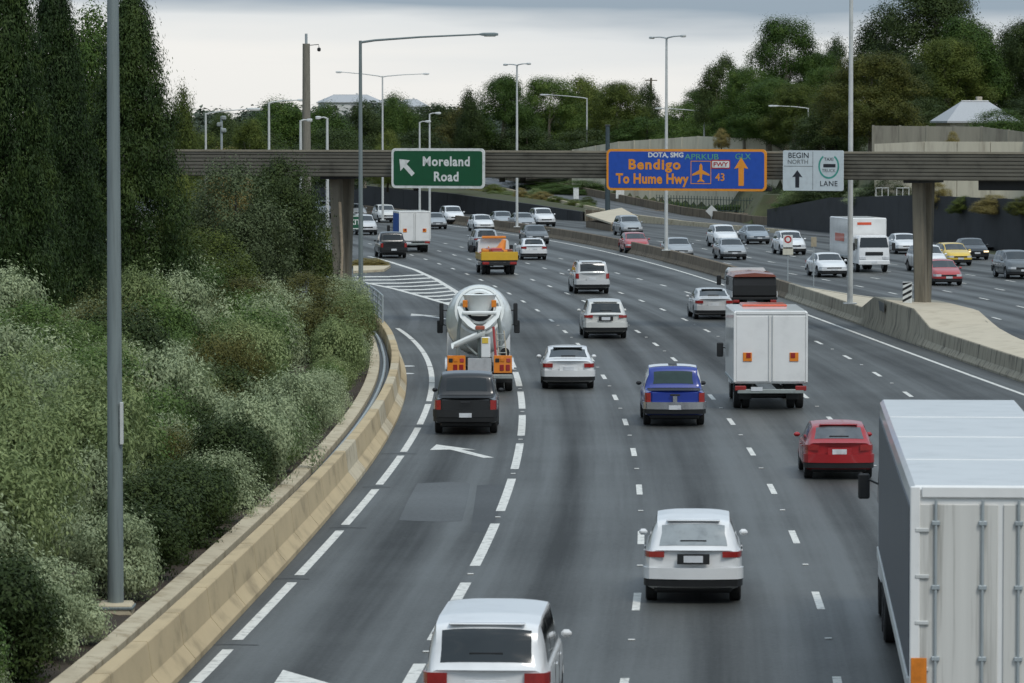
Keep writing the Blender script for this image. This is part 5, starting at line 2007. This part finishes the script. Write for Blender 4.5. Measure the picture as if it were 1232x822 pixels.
for s_ in (-1, 1):
    pn = MB().box((s_ * .84, -.02, 1.02), (.66, .05, .62), .015).build('rear_panel', P['orange'], mx)
    for k, (dx, dz, m_) in enumerate(((-.18, -.12, M_TAIL), (.04, -.12, M_TAIL), (.2, .14, M_BLACK), (-.2, .14, P['pinkred']), (.02, .16, M_AMBER))):
        MB().box((s_ * .84 - dx, -.055, 1.02 + dz), (.15, .03, .22 if m_ is M_TAIL else .14), .02).build('lamp', m_, pn)
    MB().box((s_ * .9, .5, .62), (.56, .02, .55)).build('mud_flap', M_BLACK, mx)
    MB().loft([[(s_ * .95 - .3, y_, z_), (s_ * .95 + .3, y_, z_), (s_ * .95 + .3, y_, z_ + .03), (s_ * .95 - .3, y_, z_ + .03)] for y_, z_ in ((.62, .8), (.8, 1.02), (1.35, 1.12), (2.7, 1.12), (3.3, 1.0))]).build('mudguard', P['white'], mx)
MB().box((0, -.01, .98), (.86, .05, .5), .015).build('rear_plate', mat('pale_grey_panel', (.42, .43, .44), .5), mx)
MB().box((-.05, -.05, .70), (.62, .05, .16), .02).build('under_plate', P['orange'], mx)
MB().box((0, -.03, .58), (2.4, .16, .16), .03).build('bumper', M_GREYMET, mx)
MB().box((.1, -.12, .58), (.37, .012, .13)).build('number_plate', M_PLATE, mx)

# ------------------------------------------------------------------ vegetation
def leaf_mesh(name, C, Nn, ln, wd, m, updir=0.0):
    """diamond leaves: C centres, Nn normals, ln lengths, wd widths"""
    n = len(C)
    Nn = Nn / np.linalg.norm(Nn, axis=1, keepdims=True)
    R = rng.normal(size=(n, 3))
    R[:, 2] += updir
    T = R - Nn * np.sum(R * Nn, axis=1, keepdims=True)
    T /= np.linalg.norm(T, axis=1, keepdims=True) + 1e-9
    B = np.cross(Nn, T)
    V = np.empty((n, 4, 3), dtype=np.float32)
    V[:, 0] = C - T * ln[:, None] * .5
    V[:, 1] = C + B * wd[:, None] * .5 + Nn * (wd * .12)[:, None]
    V[:, 2] = C + T * ln[:, None] * .5
    V[:, 3] = C - B * wd[:, None] * .5 + Nn * (wd * .12)[:, None]
    me = bpy.data.meshes.new(name)
    me.vertices.add(n * 4)
    me.vertices.foreach_set('co', V.ravel())
    me.loops.add(n * 4)
    me.loops.foreach_set('vertex_index', np.arange(n * 4, dtype=np.int32))
    me.polygons.add(n)
    me.polygons.foreach_set('loop_start', np.arange(0, n * 4, 4, dtype=np.int32))
    me.polygons.foreach_set('loop_total', np.full(n, 4, dtype=np.int32))
    me.update(calc_edges=True)
    me.materials.append(m)
    return me


def crown_pts(blobs, n, clump_r, per=26, inner=.62, up=.35, flat=1.0, low=-.75):
    blobs = np.array(blobs, dtype=float)
    wgt = (blobs[:, 3] * blobs[:, 4] + blobs[:, 3] * blobs[:, 5])
    wgt /= wgt.sum()
    nc = max(8, n // per)
    bi = rng.choice(len(blobs), nc, p=wgt)
    D = rng.normal(size=(nc, 3))
    D /= np.linalg.norm(D, axis=1, keepdims=True)
    D[:, 2] = np.where(D[:, 2] < low, -D[:, 2], D[:, 2])
    rad = inner + (1 - inner) * rng.random(nc) ** .45
    cc_ = blobs[bi, :3] + D * blobs[bi, 3:6] * rad[:, None]
    li = rng.integers(0, nc, n)
    J = rng.normal(size=(n, 3)) * clump_r
    J[:, 2] *= flat
    Cp = cc_[li] + J
    Nn = D[li] * .45 + rng.normal(size=(n, 3)) * .28 + J / clump_r * .50
    Nn[:, 2] += up
    return Cp, Nn


def rnd(n, a, b):
    return a + (b - a) * rng.random(n)


LM = {
    'conifer': leafmat('leaf_conifer', (0.008, 0.018, 0.006), (0.028, 0.054, 0.013), (0.08, 0.12, 0.028), 0.18),
    'dark': leafmat('leaf_dark_gum', (0.015, 0.028, 0.009), (0.042, 0.066, 0.018), (0.1, 0.135, 0.038), 0.22),
    'mid': leafmat('leaf_green', (0.02, 0.043, 0.01), (0.064, 0.116, 0.022), (0.16, 0.225, 0.048), 0.28),
    'olive': leafmat('leaf_olive', (0.028, 0.042, 0.01), (0.088, 0.12, 0.023), (0.21, 0.245, 0.052), 0.28),
    'rust': leafmat('leaf_rust_olive', (0.03, 0.038, 0.011), (0.088, 0.1, 0.022), (0.19, 0.18, 0.042), 0.25),
    'silver': leafmat('leaf_silver_green', (0.105, 0.13, 0.066), (0.29, 0.345, 0.19), (0.53, 0.59, 0.36), 0.25),
    'sage': leafmat('leaf_sage', (0.07, 0.098, 0.036), (0.195, 0.25, 0.098), (0.38, 0.44, 0.2), 0.25),
    'green': leafmat('leaf_shrub_green', (0.03, 0.056, 0.014), (0.082, 0.14, 0.034), (0.17, 0.25, 0.07), 0.28),
    'lime': leafmat('leaf_lime', (.045, .066, .013), (.12, .155, .032), (.23, .26, .06), .3),
    'brown': leafmat('leaf_brown_olive', (0.036, 0.04, 0.011), (0.092, 0.094, 0.024), (0.165, 0.155, 0.042), 0.2),
    'grey': leafmat('leaf_grey_green', (.032, .046, .020), (.092, .122, .054), (.20, .245, .120), .22),
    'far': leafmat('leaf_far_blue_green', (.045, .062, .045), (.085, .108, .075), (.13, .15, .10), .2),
    'straw': leafmat('leaf_straw', (.13, .11, .035), (.28, .23, .08), (.42, .35, .14), .25),
}
M_BARK = mat('gum_bark', (.25, .22, .17), .9, var=.25, scale=2, streak=(5, 5, .6))
M_BARKD = mat('dark_bark', (.05, .04, .03), .95, var=.25, scale=2, streak=(5, 5, .6))
TREES = {}


def trunk_mesh(h, r, limbs, seed, m):
    rd = random.Random(seed)
    mb = MB()
    lean = rd.uniform(-.04, .04)
    path = [(lean * h * f_ + .12 * math.sin(f_ * 5 + seed), .1 * math.cos(f_ * 4 + seed), h * f_) for f_ in (0, .15, .35, .55, .75, .92)]
    mb.tube(path, [r * 1.25, r, r * .85, r * .62, r * .4, r * .15], 8)
    for k, (ex_, ey_, ez_) in enumerate(limbs):
        f_ = rd.uniform(.32, .68)
        b_ = Vector(path[0]).lerp(Vector(path[-1]), f_)
        e_ = Vector((ex_, ey_, ez_))
        md = b_.lerp(e_, .5) + Vector((0, 0, -.05 * h * rd.random()))
        mb.tube([b_, md, e_], [r * .42, r * .28, r * .08], 6)
    return mb.mesh('trunk', m)


def gum(key, seed, blobs, n, leaf, clump=.42, inner=.6, bark=None, h=10.0, per=26):
    global rng
    rng = np.random.default_rng(seed)
    Cp, Nn = crown_pts(blobs, n, clump, inner=inner, per=per)
    me = leaf_mesh('crown', Cp, Nn, rnd(n, .20, .42) * leaf, rnd(n, .10, .20) * leaf, LM['mid'])
    tr = trunk_mesh(h * .86, .22, [(b_[0] * .8, b_[1] * .8, b_[2]) for b_ in blobs[1:8]], seed, bark or M_BARK)
    TREES[key] = (tr, me)


gum('round', 11, [(0, 0, 7.6, 2.4, 2.4, 2.2), (-2.0, .3, 6.4, 1.7, 1.7, 1.4), (2.1, -.2, 6.2, 1.7, 1.7, 1.5), (.6, 1.8, 6.3, 1.7, 1.6, 1.5), (-.5, -1.9, 6.0, 1.8, 1.7, 1.5), (-2.3, -1, 4.6, 1.5, 1.5, 1.3), (2.4, .8, 4.4, 1.5, 1.5, 1.3), (.2, -2.2, 4.0, 1.7, 1.5, 1.3), (-1, 1.8, 4.0, 1.6, 1.5, 1.3), (1.2, -1.2, 8.4, 1.2, 1.2, 1.1)], 40000, .60, clump=.42, per=110)
gum('open', 12, [(-.6, 0, 8.6, 1.5, 1.5, 1.2), (1.2, .4, 7.9, 1.4, 1.4, 1.1), (-2.2, .6, 7.0, 1.4, 1.4, 1.0), (2.5, -.8, 6.4, 1.3, 1.3, 1.0), (.2, -1.6, 6.6, 1.5, 1.4, 1.1), (-1.6, -1.4, 5.2, 1.4, 1.4, 1.0), (1.6, 1.5, 5.2, 1.5, 1.4, 1.1), (2.8, .4, 4.6, 1.1, 1.1, .9), (-2.9, -.4, 5.0, 1.0, 1.0, .9), (0, .4, 4.4, 1.4, 1.4, 1.1)], 30000, .60, clump=.36, inner=.5, per=100)
gum('tall', 13, [(0, 0, 8.7, 1.5, 1.5, 1.3), (-.9, .4, 7.4, 1.5, 1.5, 1.4), (1.1, -.2, 7.2, 1.6, 1.5, 1.4), (0, 1, 6.2, 1.8, 1.7, 1.5), (-1.5, -.6, 5.7, 1.5, 1.5, 1.4), (1.7, -.6, 5.3, 1.5, 1.5, 1.3), (.2, -1.3, 4.4, 1.9, 1.7, 1.4), (-1.4, .9, 4.0, 1.6, 1.6, 1.3), (1.4, .9, 3.6, 1.6, 1.6, 1.2), (-.2, -.6, 2.9, 1.9, 1.8, 1.2)], 38000, .58, clump=.38, per=110)
gum('bush', 14, [(0, 0, 6.6, 2.6, 2.6, 2.6), (-2.1, 0, 4.8, 2.0, 2.0, 2.2), (2.1, .4, 4.6, 2.0, 2.0, 2.2), (.4, -1.9, 4.2, 2.1, 2.0, 2.2), (-.4, 1.9, 4.2, 2.1, 2.0, 2.2), (-1.8, -1.6, 2.6, 2.0, 2.0, 1.9), (1.9, -1.4, 2.4, 2.0, 2.0, 1.9), (0, 0, 2.5, 2.8, 2.8, 2.0)], 44000, .56, clump=.38, bark=M_BARKD, per=120)
rb = random.Random(4)
bb = [(0, 0, 7.2, 2.2, 2.2, 2.0)]
for k in range(34):
    a_ = rb.uniform(0, 6.28)
    f_ = rb.uniform(0, 1)
    z_ = 2.4 + 6.6 * f_
    r_ = (3.1 * math.sin(math.pi * (.25 + .68 * f_)) ** .8) * rb.uniform(.55, .9)
    s0 = rb.uniform(.75, 1.25)
    bb.append((r_ * math.cos(a_), r_ * math.sin(a_), z_, s0, s0, s0 * .75))
gum('big', 15, bb, 80000, .40, clump=.27, inner=.55, per=120)
# dense conical conifer, 11 m tall, about 2.4 m radius
rng = np.random.default_rng(21)
nC = 1150
hh = rng.random(nC) ** 1.25
an = rng.random(nC) * 2 * math.pi
Rr = np.minimum(2.55 * (1 - hh) ** .60 + .02, 2.45) * (1 + .10 * np.sin(an * 5 + hh * 31) + .07 * np.sin(an * 3 - hh * 47)) * np.where(rng.random(nC) < .78, rnd(nC, .68, 1.06), rnd(nC, .25, .7))
cc0 = np.stack([Rr * np.cos(an), Rr * np.sin(an), .35 + hh * 10.7], 1)
li = rng.integers(0, nC, 120000)
J = rng.normal(size=(120000, 3)) * np.array([.20, .20, .30])
out = np.stack([np.cos(an[li]), np.sin(an[li]), .45 + 0 * an[li]], 1)
cn = leaf_mesh('crown', cc0[li] + J, out * .45 + J / np.array([.20, .20, .30]) * .5 + rng.normal(size=(120000, 3)) * .3, rnd(120000, .09, .19), rnd(120000, .03, .06), LM['conifer'], 1.6)
core = MB()
core.tube([(0, 0, 0), (.03, 0, 3), (0, .03, 7), (0, 0, 10.4)], [.24, .19, .11, .02], 8)
TREES['conifer'] = (core.mesh('trunk', M_BARKD), cn)


def tree(key, label, x, y, zb, h, w, leaf=None, group=None, name='gum_tree', rz=None, base_h=10.0, base_w=7.4, cat='tree'):
    tr, me = TREES[key]
    t_ = thing(name, label, cat, (x, y, zb - .15), random.uniform(0, 6.28) if rz is None else rz, group)
    sc = (w / base_w, w / base_w, h / base_h)
    inst('trunk', tr, t_, sc=sc)
    c_ = inst('crown', me, t_, sc=sc)
    if leaf:
        c_.material_slots[0].link = 'OBJECT'
        c_.material_slots[0].material = LM[leaf]
    return t_


# conifers at the left
for lb, px, d_, top, w in (('dark conifer with pointed top just right of the near pole', 158, 158, 0, 5.0),
                           ('dark conifer behind the near pole, second from the left edge', 66, 152, -22, 3.9),
                           ('tall dark conifer at the left edge', 6, 142, -80, 4.4)):
    zb = .9
    h_ = zd(top, d_) - zb
    tree('conifer', lb, xd(px, d_), d_, zb, h_, w, None, None, 'conifer', base_h=11.0, base_w=4.9)

# trees on the left bank in front of the bridge
for key, lb, px, top, d_, wpx, zb, lf in (
        ('bush', 'large grey green tree in front of the left end of the bridge', 278, 178, 178, 150, .6, 'grey'),
        ('round', 'dark green tree beside the left bridge pier', 345, 186, 182, 112, .4, 'dark'),
        ('bush', 'dark olive tree below the grey green tree', 250, 262, 165, 150, .6, 'olive'),
        ('bush', 'yellow green tree at the left end of the bridge parapet', 218, 196, 190, 70, 1.0, 'lime'),
        ('bush', 'brown olive bush at the foot of the left bridge pier', 372, 318, 170, 120, .2, 'brown'),
        ('bush', 'olive bush on the bank below the conifers', 296, 322, 158, 120, .4, 'brown'),
        ('tall', 'olive tree standing behind the pointed conifer', 222, 105, 235, 62, 1.0, 'olive'),
        ('bush', 'pale shrubs in flower at the left bridge abutment', 275, 168, 215, 90, 1.6, 'straw'),
        ('bush', 'bright green sapling left of the left bridge pier', 392, 262, 208, 44, .2, 'lime'),
        ('bush', 'bright green leafy bush at the left edge under the conifers', 30, 345, 112, 190, .8, 'green'),
        ('bush', 'leafy green bush left of the near pole under the conifers', 102, 372, 118, 110, .8, 'green'),
        ('tall', 'yellow green treetop behind the tall conifers at upper left', 106, 12, 240, 150, 1.0, 'mid')):
    tree(key, lb, xd(px, d_), d_, zb, zd(top, d_) - zb, wpx * d_ / FPX, lf, name='gum_tree' if key == 'tall' else 'bush' if zd(top, d_) < 5 else 'tree', cat='tree' if zd(top, d_) > 5 else 'bush')

# background trees: (kind, label, column, top row, distance, width px, base z, leaf)
BG = [
    ('round', 'round dark tree above the left end of the bridge', 272, 134, 430, 70, 2.5, 'dark'),
    ('round', 'tree crown left of the thick concrete pole', 335, 119, 440, 92, 2.5, 'mid'),
    ('open', 'tree crown directly left of the thick pole base', 300, 142, 380, 60, 2.5, 'olive'),
    ('round', 'tree crown behind the thick concrete pole', 392, 124, 450, 74, 2.5, 'mid'),
    ('tall', 'dark tree behind the long arm lamp post', 438, 121, 460, 66, 2.5, 'dark'),
    ('round', 'dark tree left of the green sign', 478, 112, 470, 60, 2.5, 'mid'),
    ('bush', 'rounded low bright tree behind the far double arm lamp', 466, 150, 430, 44, 2.5, 'lime'),
    ('round', 'dark broad tree above the word Moreland', 520, 124, 500, 90, 3.5, 'dark'),
    ('bush', 'brownish tree above the green sign', 552, 121, 470, 76, 3.0, 'brown'),
    ('big', 'large green tree above the right end of the green sign', 604, 88, 470, 104, 3.0, 'mid'),
    ('tall', 'dark tree left of the large green one, over the green sign', 566, 108, 465, 50, 3.0, 'dark'),
    ('big', 'broad tree behind the median lamp right of the green sign', 660, 90, 480, 100, 3.5, 'mid'),
    ('open', 'lighter tree crown behind the first ramp lamp', 702, 92, 490, 80, 4, 'olive'),
    ('big', 'wide light green tree left of the power pole', 742, 96, 480, 96, 4, 'olive'),
    ('tall', 'dark tree beside the power pole', 778, 100, 500, 50, 4, 'dark'),
    ('bush', 'rounded tree right of the power pole above the blue sign', 820, 118, 470, 80, 5, 'mid'),
    ('open', 'tree with ragged edge at the left of the tall group', 866, 66, 440, 62, 5, 'dark'),
    ('big', 'tall green tree in the middle of the right hand group', 944, 18, 450, 112, 6, 'mid'),
    ('big', 'green tree left of the tallest in the right hand group', 895, 78, 430, 90, 6, 'mid'),
    ('big', 'green tree filling in under the tall right hand group', 955, 98, 418, 100, 5.5, 'olive'),
    ('big', 'rust tinted gum with pale limbs beside the tall median lamp', 1050, 62, 395, 150, 5.5, 'rust'),
    ('bush', 'dark green growth at the foot of the rust tinted gum', 1000, 118, 405, 90, 5.5, 'dark'),
    ('big', 'very large dark gum at the upper right', 1118, -30, 450, 190, 7, 'dark'),
    ('tall', 'dark gum joining the very large one on its left', 1060, 8, 460, 100, 7, 'dark'),
    ('open', 'gum with pale forked trunk in front of the very large one', 1160, 20, 440, 110, 7, 'mid'),
    ('round', 'dark tree at the upper right edge', 1216, 34, 470, 80, 7, 'dark'),
    ('bush', 'rounded tree hiding the right half of the pale roofed house', 1200, 126, 395, 90, 6.5, 'mid'),
    ('bush', 'low trees left of the pale roofed house', 1105, 112, 420, 80, 6.5, 'dark'),
    ('tall', 'very dark flat pine between the green tree and the gum', 1003, 46, 520, 60, 7, 'conifer'),
    ('bush', 'green tree above the far cream wall end', 850, 128, 462, 90, 5, 'mid'),
    ('bush', 'dark green shrubs behind the cream wall above the blue sign', 900, 138, 446, 90, 5, 'dark'),
    ('bush', 'low dark trees behind the bridge left of the blue sign', 700, 150, 470, 110, 3.5, 'dark'),
    ('bush', 'low dark trees behind the bridge right of the green sign', 630, 148, 465, 110, 3.0, 'dark'),
    ('bush', 'low dark trees above the parapet left of the green sign', 500, 150, 440, 110, 2.5, 'dark'),
    ('bush', 'low dark trees behind the short bridge lamps', 400, 148, 420, 110, 2.5, 'dark'),
    ('bush', 'low dark trees behind the camera post', 310, 152, 400, 110, 2.5, 'dark'),
    ('bush', 'low dark trees beyond the left end of the bridge', 245, 152, 400, 80, 2.5, 'olive'),
    ('bush', 'low green trees behind the blue sign and the power pole', 775, 136, 475, 100, 4.5, 'mid'),
    ('big', 'light green crown low in front of the right hand group', 925, 92, 425, 130, 5.5, 'mid'),
    ('big', 'leafy crown joining the right of the tallest tree', 985, 60, 455, 96, 6, 'mid'),
    ('big', 'olive crown just left of the tall median lamp', 1008, 96, 410, 110, 5.5, 'olive'),
    ('big', 'olive crown in front of the very large gum', 1140, 44, 435, 130, 6.8, 'olive'),
    ('big', 'green crown between the tallest tree and the rust tinted gum', 998, 78, 440, 100, 6, 'mid'),
    ('big', 'dark crown behind the pale roofed house', 1180, 60, 455, 110, 7, 'dark'),
    ('big', 'dark crown filling the corner at the right edge', 1240, 20, 440, 110, 7, 'dark'),
    ('big', 'green crown left of the pale roofed house', 1090, 70, 430, 110, 6.5, 'dark'),
    ('big', 'green crown above the right end of the blue sign', 905, 110, 440, 110, 5.5, 'mid'),
    ('big', 'mid green crown behind the second ramp lamp', 845, 104, 480, 90, 5, 'mid'),
    ('big', 'olive crown left of the power pole behind the first ramp lamp', 710, 108, 500, 110, 4, 'mid'),
    ('bush', 'dark trees behind the house at the right edge', 1236, 110, 420, 90, 7, 'dark'),
]
for key, lb, px, top, d_, wpx, zb, lf in BG:
    tree(key, lb, xd(px, d_), d_, zb, zd(top, d_) - zb, wpx * d_ / FPX, lf, 'trees beyond the bridge', name='gum_tree' if key != 'bush' else 'tree')
yb_ = tree('bush', 'small yellow flowering bush on top of the cream wall above the blue sign', xd(868, 424), 424, 6.8, 2.3, 1.6, 'straw', name='bush', cat='bush')
tree('bush', 'yellow flowering bush in front of the pale roofed house', xd(1146, 378), 378, 6.3, 2.6, 1.5, 'straw', name='bush', cat='bush')
for lb, px, top, d_, wpx, zb, lf in (('bush hanging over the charcoal wall under the white lane sign', 985, 207, 376, 80, 2.2, 'sage'),
                                    ('pale green bush above the charcoal wall left of the median pier', 1037, 222, 354, 50, 2.6, 'silver'),
                                    ('dry orange grass clump spilling over the charcoal wall right of the pier', 1128, 214, 331.5, 34, 2.9, 'straw'),
                                    ('green weed clump on the charcoal wall right of the pier', 1162, 232, 325, 40, 2.7, 'lime'),
                                    ('dry brown clump on the charcoal wall towards the right edge', 1196, 230, 318.5, 52, 2.8, 'straw'),
                                    ('dry clump on the charcoal wall at the right edge', 1230, 232, 312, 44, 2.8, 'rust'),
                                    ('creeper on the end of the cream wall beside the blue sign', 925, 218, 408, 50, .6, 'dark'),
                                    ('dark creeper mound left of the charcoal wall end', 940, 222, 396, 64, .6, 'dark'),
                                    ('green creeper spilling over the start of the charcoal wall', 966, 218, 378, 74, 1.2, 'green'),
                                    ('dark shrub mound behind the charcoal wall under the white lane sign', 1015, 203, 372, 96, 2.4, 'dark'),
                                    ('dark shrubs behind the lattice panels', 1075, 206, 352, 84, 2.6, 'dark'),
                                    ('weeds along the foot of the cream wall', 880, 244, 414, 80, 1.2, 'green'),
                                    ('weeds at the left foot of the cream wall', 800, 240, 424, 70, 1.3, 'green'),
                                    ('dark hedge before the cream wall left of the dark pole', 705, 214, 452, 120, 2.0, 'green'),
                                    ('grassy bush above the far ramp kerb', 655, 212, 466, 90, 2.4, 'mid')):
    tree('bush', lb, xd(px, d_), d_, zb - .3, zd(top, d_) - zb + .3, wpx * d_ / FPX, lf, name='bush', cat='bush')

# weeds on the verge above the charcoal retaining wall
k = 0
for i in range(26):
    f_ = i / 25
    px = 430 + 280 * f_ + random.uniform(-8, 8)
    d_ = 478 - 62 * f_ + random.uniform(0, 6)
    base_z = 2.75 - 1.75 * f_
    hh_ = random.uniform(.7, 1.5)
    tree('bush', 'scrubby weed on the verge above the charcoal retaining wall', xd(px, d_), d_, base_z, hh_, random.uniform(1.6, 3.0), random.choice(['lime', 'sage', 'olive', 'straw', 'sage']), 'weeds above the retaining wall', 'weed', cat='weed')
for i in range(5):
    q_ = at(432 + i * 6, 322 - (i % 2) * 2)
    tree('bush', 'tuft of dry golden grass on the gore nose', q_.x, q_.y, .15, .55, 1.4, 'straw', 'dry grass tufts on the gore nose', 'grass_tuft', cat='grass')

# far wood that closes the view over the hill
rng = np.random.default_rng(5)
n = 60000
bl = []
for i in range(150):
    y_ = random.uniform(700, 1500)
    x_ = random.uniform(-.09, .10) * y_
    zt_ = 2.5 + 2 * sm((y_ - 560) / 500) + 4.5 * math.exp(-((x_ + 45) / 80) ** 2) * sm((y_ - 700) / 500)
    bl.append((x_, y_, zt_ + 1.5, random.uniform(4, 8), random.uniform(4, 8), random.uniform(2.5, 4.2)))
Cp, Nn = crown_pts(bl, n, 1.0, inner=.6)
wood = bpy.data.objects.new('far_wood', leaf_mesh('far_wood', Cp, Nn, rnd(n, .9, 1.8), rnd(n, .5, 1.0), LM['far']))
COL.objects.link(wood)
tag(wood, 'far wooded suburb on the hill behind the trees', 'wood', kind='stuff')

# ------------------------------------------------------------------ shrubs on the planted bank
SHR = {}


def shrub(key, seed, n, ln, wd, upd, lf, spread=1.0, hgt=1.0, spikes=False):
    global rng
    rng = np.random.default_rng(seed)
    rd = random.Random(seed)
    bl = [(0, 0, .9 * hgt, .75 * spread, .75 * spread, .7 * hgt)]
    for k in range(9):
        a_ = rd.uniform(0, 6.28)
        r_ = rd.uniform(.3, .8) * spread
        bl.append((r_ * math.cos(a_), r_ * math.sin(a_), rd.uniform(.3, 1.25) * hgt, rd.uniform(.3, .5) * spread, rd.uniform(.3, .5) * spread, rd.uniform(.3, .5) * hgt))
    for k in range(12 if spikes else 0):
        a_ = rd.uniform(0, 6.28)
        r_ = rd.uniform(.1, .95) * spread
        bl.append((r_ * math.cos(a_), r_ * math.sin(a_), rd.uniform(1.0, 1.55) * hgt * (1.1 - .4 * r_), .13, .13, rd.uniform(.3, .5)))
    Cp, Nn = crown_pts(bl, n, .12 if spikes else .15, per=60, inner=.5, up=.3, low=-.9)
    Cp[:, 2] = np.abs(Cp[:, 2])
    me = leaf_mesh('foliage', Cp, Nn, rnd(n, ln * .6, ln * 1.3), rnd(n, wd * .7, wd * 1.3), LM[lf], upd)
    st = MB()
    for k in range(7):
        a_ = rd.uniform(0, 6.28)
        e_ = Vector((math.cos(a_) * .5 * spread, math.sin(a_) * .5 * spread, rd.uniform(.7, 1.2) * hgt))
        st.tube([(0, 0, -.1), e_ * .5 + Vector((0, 0, .1)), e_], [.03, .02, .006], 5)
    SHR[key] = (st.mesh('stem', M_BARKD), me)


shrub('silver', 31, 16000, .085, .032, 1.6, 'silver', spikes=True)
shrub('silver2', 32, 16000, .085, .030, 1.8, 'sage', .9, 1.2, spikes=True)
shrub('green', 33, 13000, .075, .036, .3, 'green')
shrub('brown', 34, 15000, .070, .022, .8, 'brown', 1.0, .95)
shrub('dark', 35, 13000, .085, .035, .4, 'dark', .9, 1.0)

LBL = {'silver': ('silver_shrub', 'silver leaved shrub in the dense planting beside the left barrier', 'silver shrubs on the left bank'),
       'silver2': ('sage_shrub', 'upright sage green shrub in the dense planting beside the left barrier', 'sage shrubs on the left bank'),
       'green': ('green_shrub', 'green leafy shrub in the dense planting beside the left barrier', 'green shrubs on the left bank'),
       'brown': ('olive_shrub', 'fine brownish olive shrub in the dense planting beside the left barrier', 'olive shrubs on the left bank'),
       'dark': ('dark_shrub', 'dark green shrub low in the planting beside the left barrier', 'dark shrubs on the left bank')}


KIND = {'silver': 'silver leaved shrub', 'silver2': 'sage green shrub', 'green': 'green leafy shrub', 'brown': 'brownish olive shrub', 'dark': 'dark green shrub'}


def put_shrub(key, x, y, z, s_, hs=1.0, lf=None, label=None, grouped=False):
    st, me = SHR[key]
    nm, lb, gp = LBL[key]
    t_ = thing(nm, label or lb, 'shrub', (x, y, z), random.uniform(0, 6.28), gp if grouped or not label else None)
    inst('stem', st, t_, sc=(s_, s_, s_ * hs))
    f_ = inst('foliage', me, t_, sc=(s_, s_, s_ * hs))
    if lf:
        f_.material_slots[0].link = 'OBJECT'
        f_.material_slots[0].material = LM[lf]
    return t_


rd = random.Random(99)
cnt = 0
y = 60.0
while y < 186:
    step = 1.55 + (y - 60) * .012
    o = .75 + rd.uniform(-.1, .25)
    while o < 17:
        x = lBar(min(y, 188)) - 1.3 - o
        yy = y + rd.uniform(-.6, .6)
        px = 616 + x / yy * FPX
        by_pole = abs(x - NEARP[0]) < .95 and NEARP[1] - 4.5 < yy < NEARP[1] + .8
        if px > -130 and not by_pole:
            near_edge = o < 2.0
            r_ = rd.random()
            if near_edge and yy < 100:
                key = 'dark' if r_ < .45 else 'silver' if r_ < .75 else 'green'
            elif px < 60 and yy < 72:
                key = 'brown' if r_ < .6 else 'silver'
            elif r_ < .42:
                key = 'silver'
            elif r_ < .66:
                key = 'silver2'
            elif r_ < .86:
                key = 'green'
            elif r_ < .95:
                key = 'brown'
            else:
                key = 'dark'
            s_ = rd.uniform(.70, 1.35) * (1.0 + .25 * min(1, o / 6))
            if near_edge:
                s_ *= .86
            row_ = 'in the row along the kerb' if o < 2.2 else 'in mid bank' if o < 6.5 else 'at the back of the bank'
            far_ = 'before the near pole' if yy < 80 else 'just beyond the near pole' if yy < 105 else 'halfway along the barrier' if yy < 140 else 'towards the bridge end'
            put_shrub(key, x, yy, bank_z(o) - .05, s_, rd.uniform(.85, 1.2), None, KIND[key] + ' ' + row_ + ', ' + far_, True)
            cnt += 1
        o += step * rd.uniform(.85, 1.3) * (1.0 if o < 6 else 1.35)
    y += step * 1.05
# the distinct fuzzy brown bush overhanging the barrier
q_ = at(432, 470)
put_shrub('brown', lL(150) - 4.0, 152, .2, 1.75, 1.0, None, 'large fuzzy brown olive bush overhanging the barrier curve')
print('shrubs', cnt, 'objects', len(bpy.data.objects), 'tris', sum(len(m.polygons) for m in bpy.data.meshes))
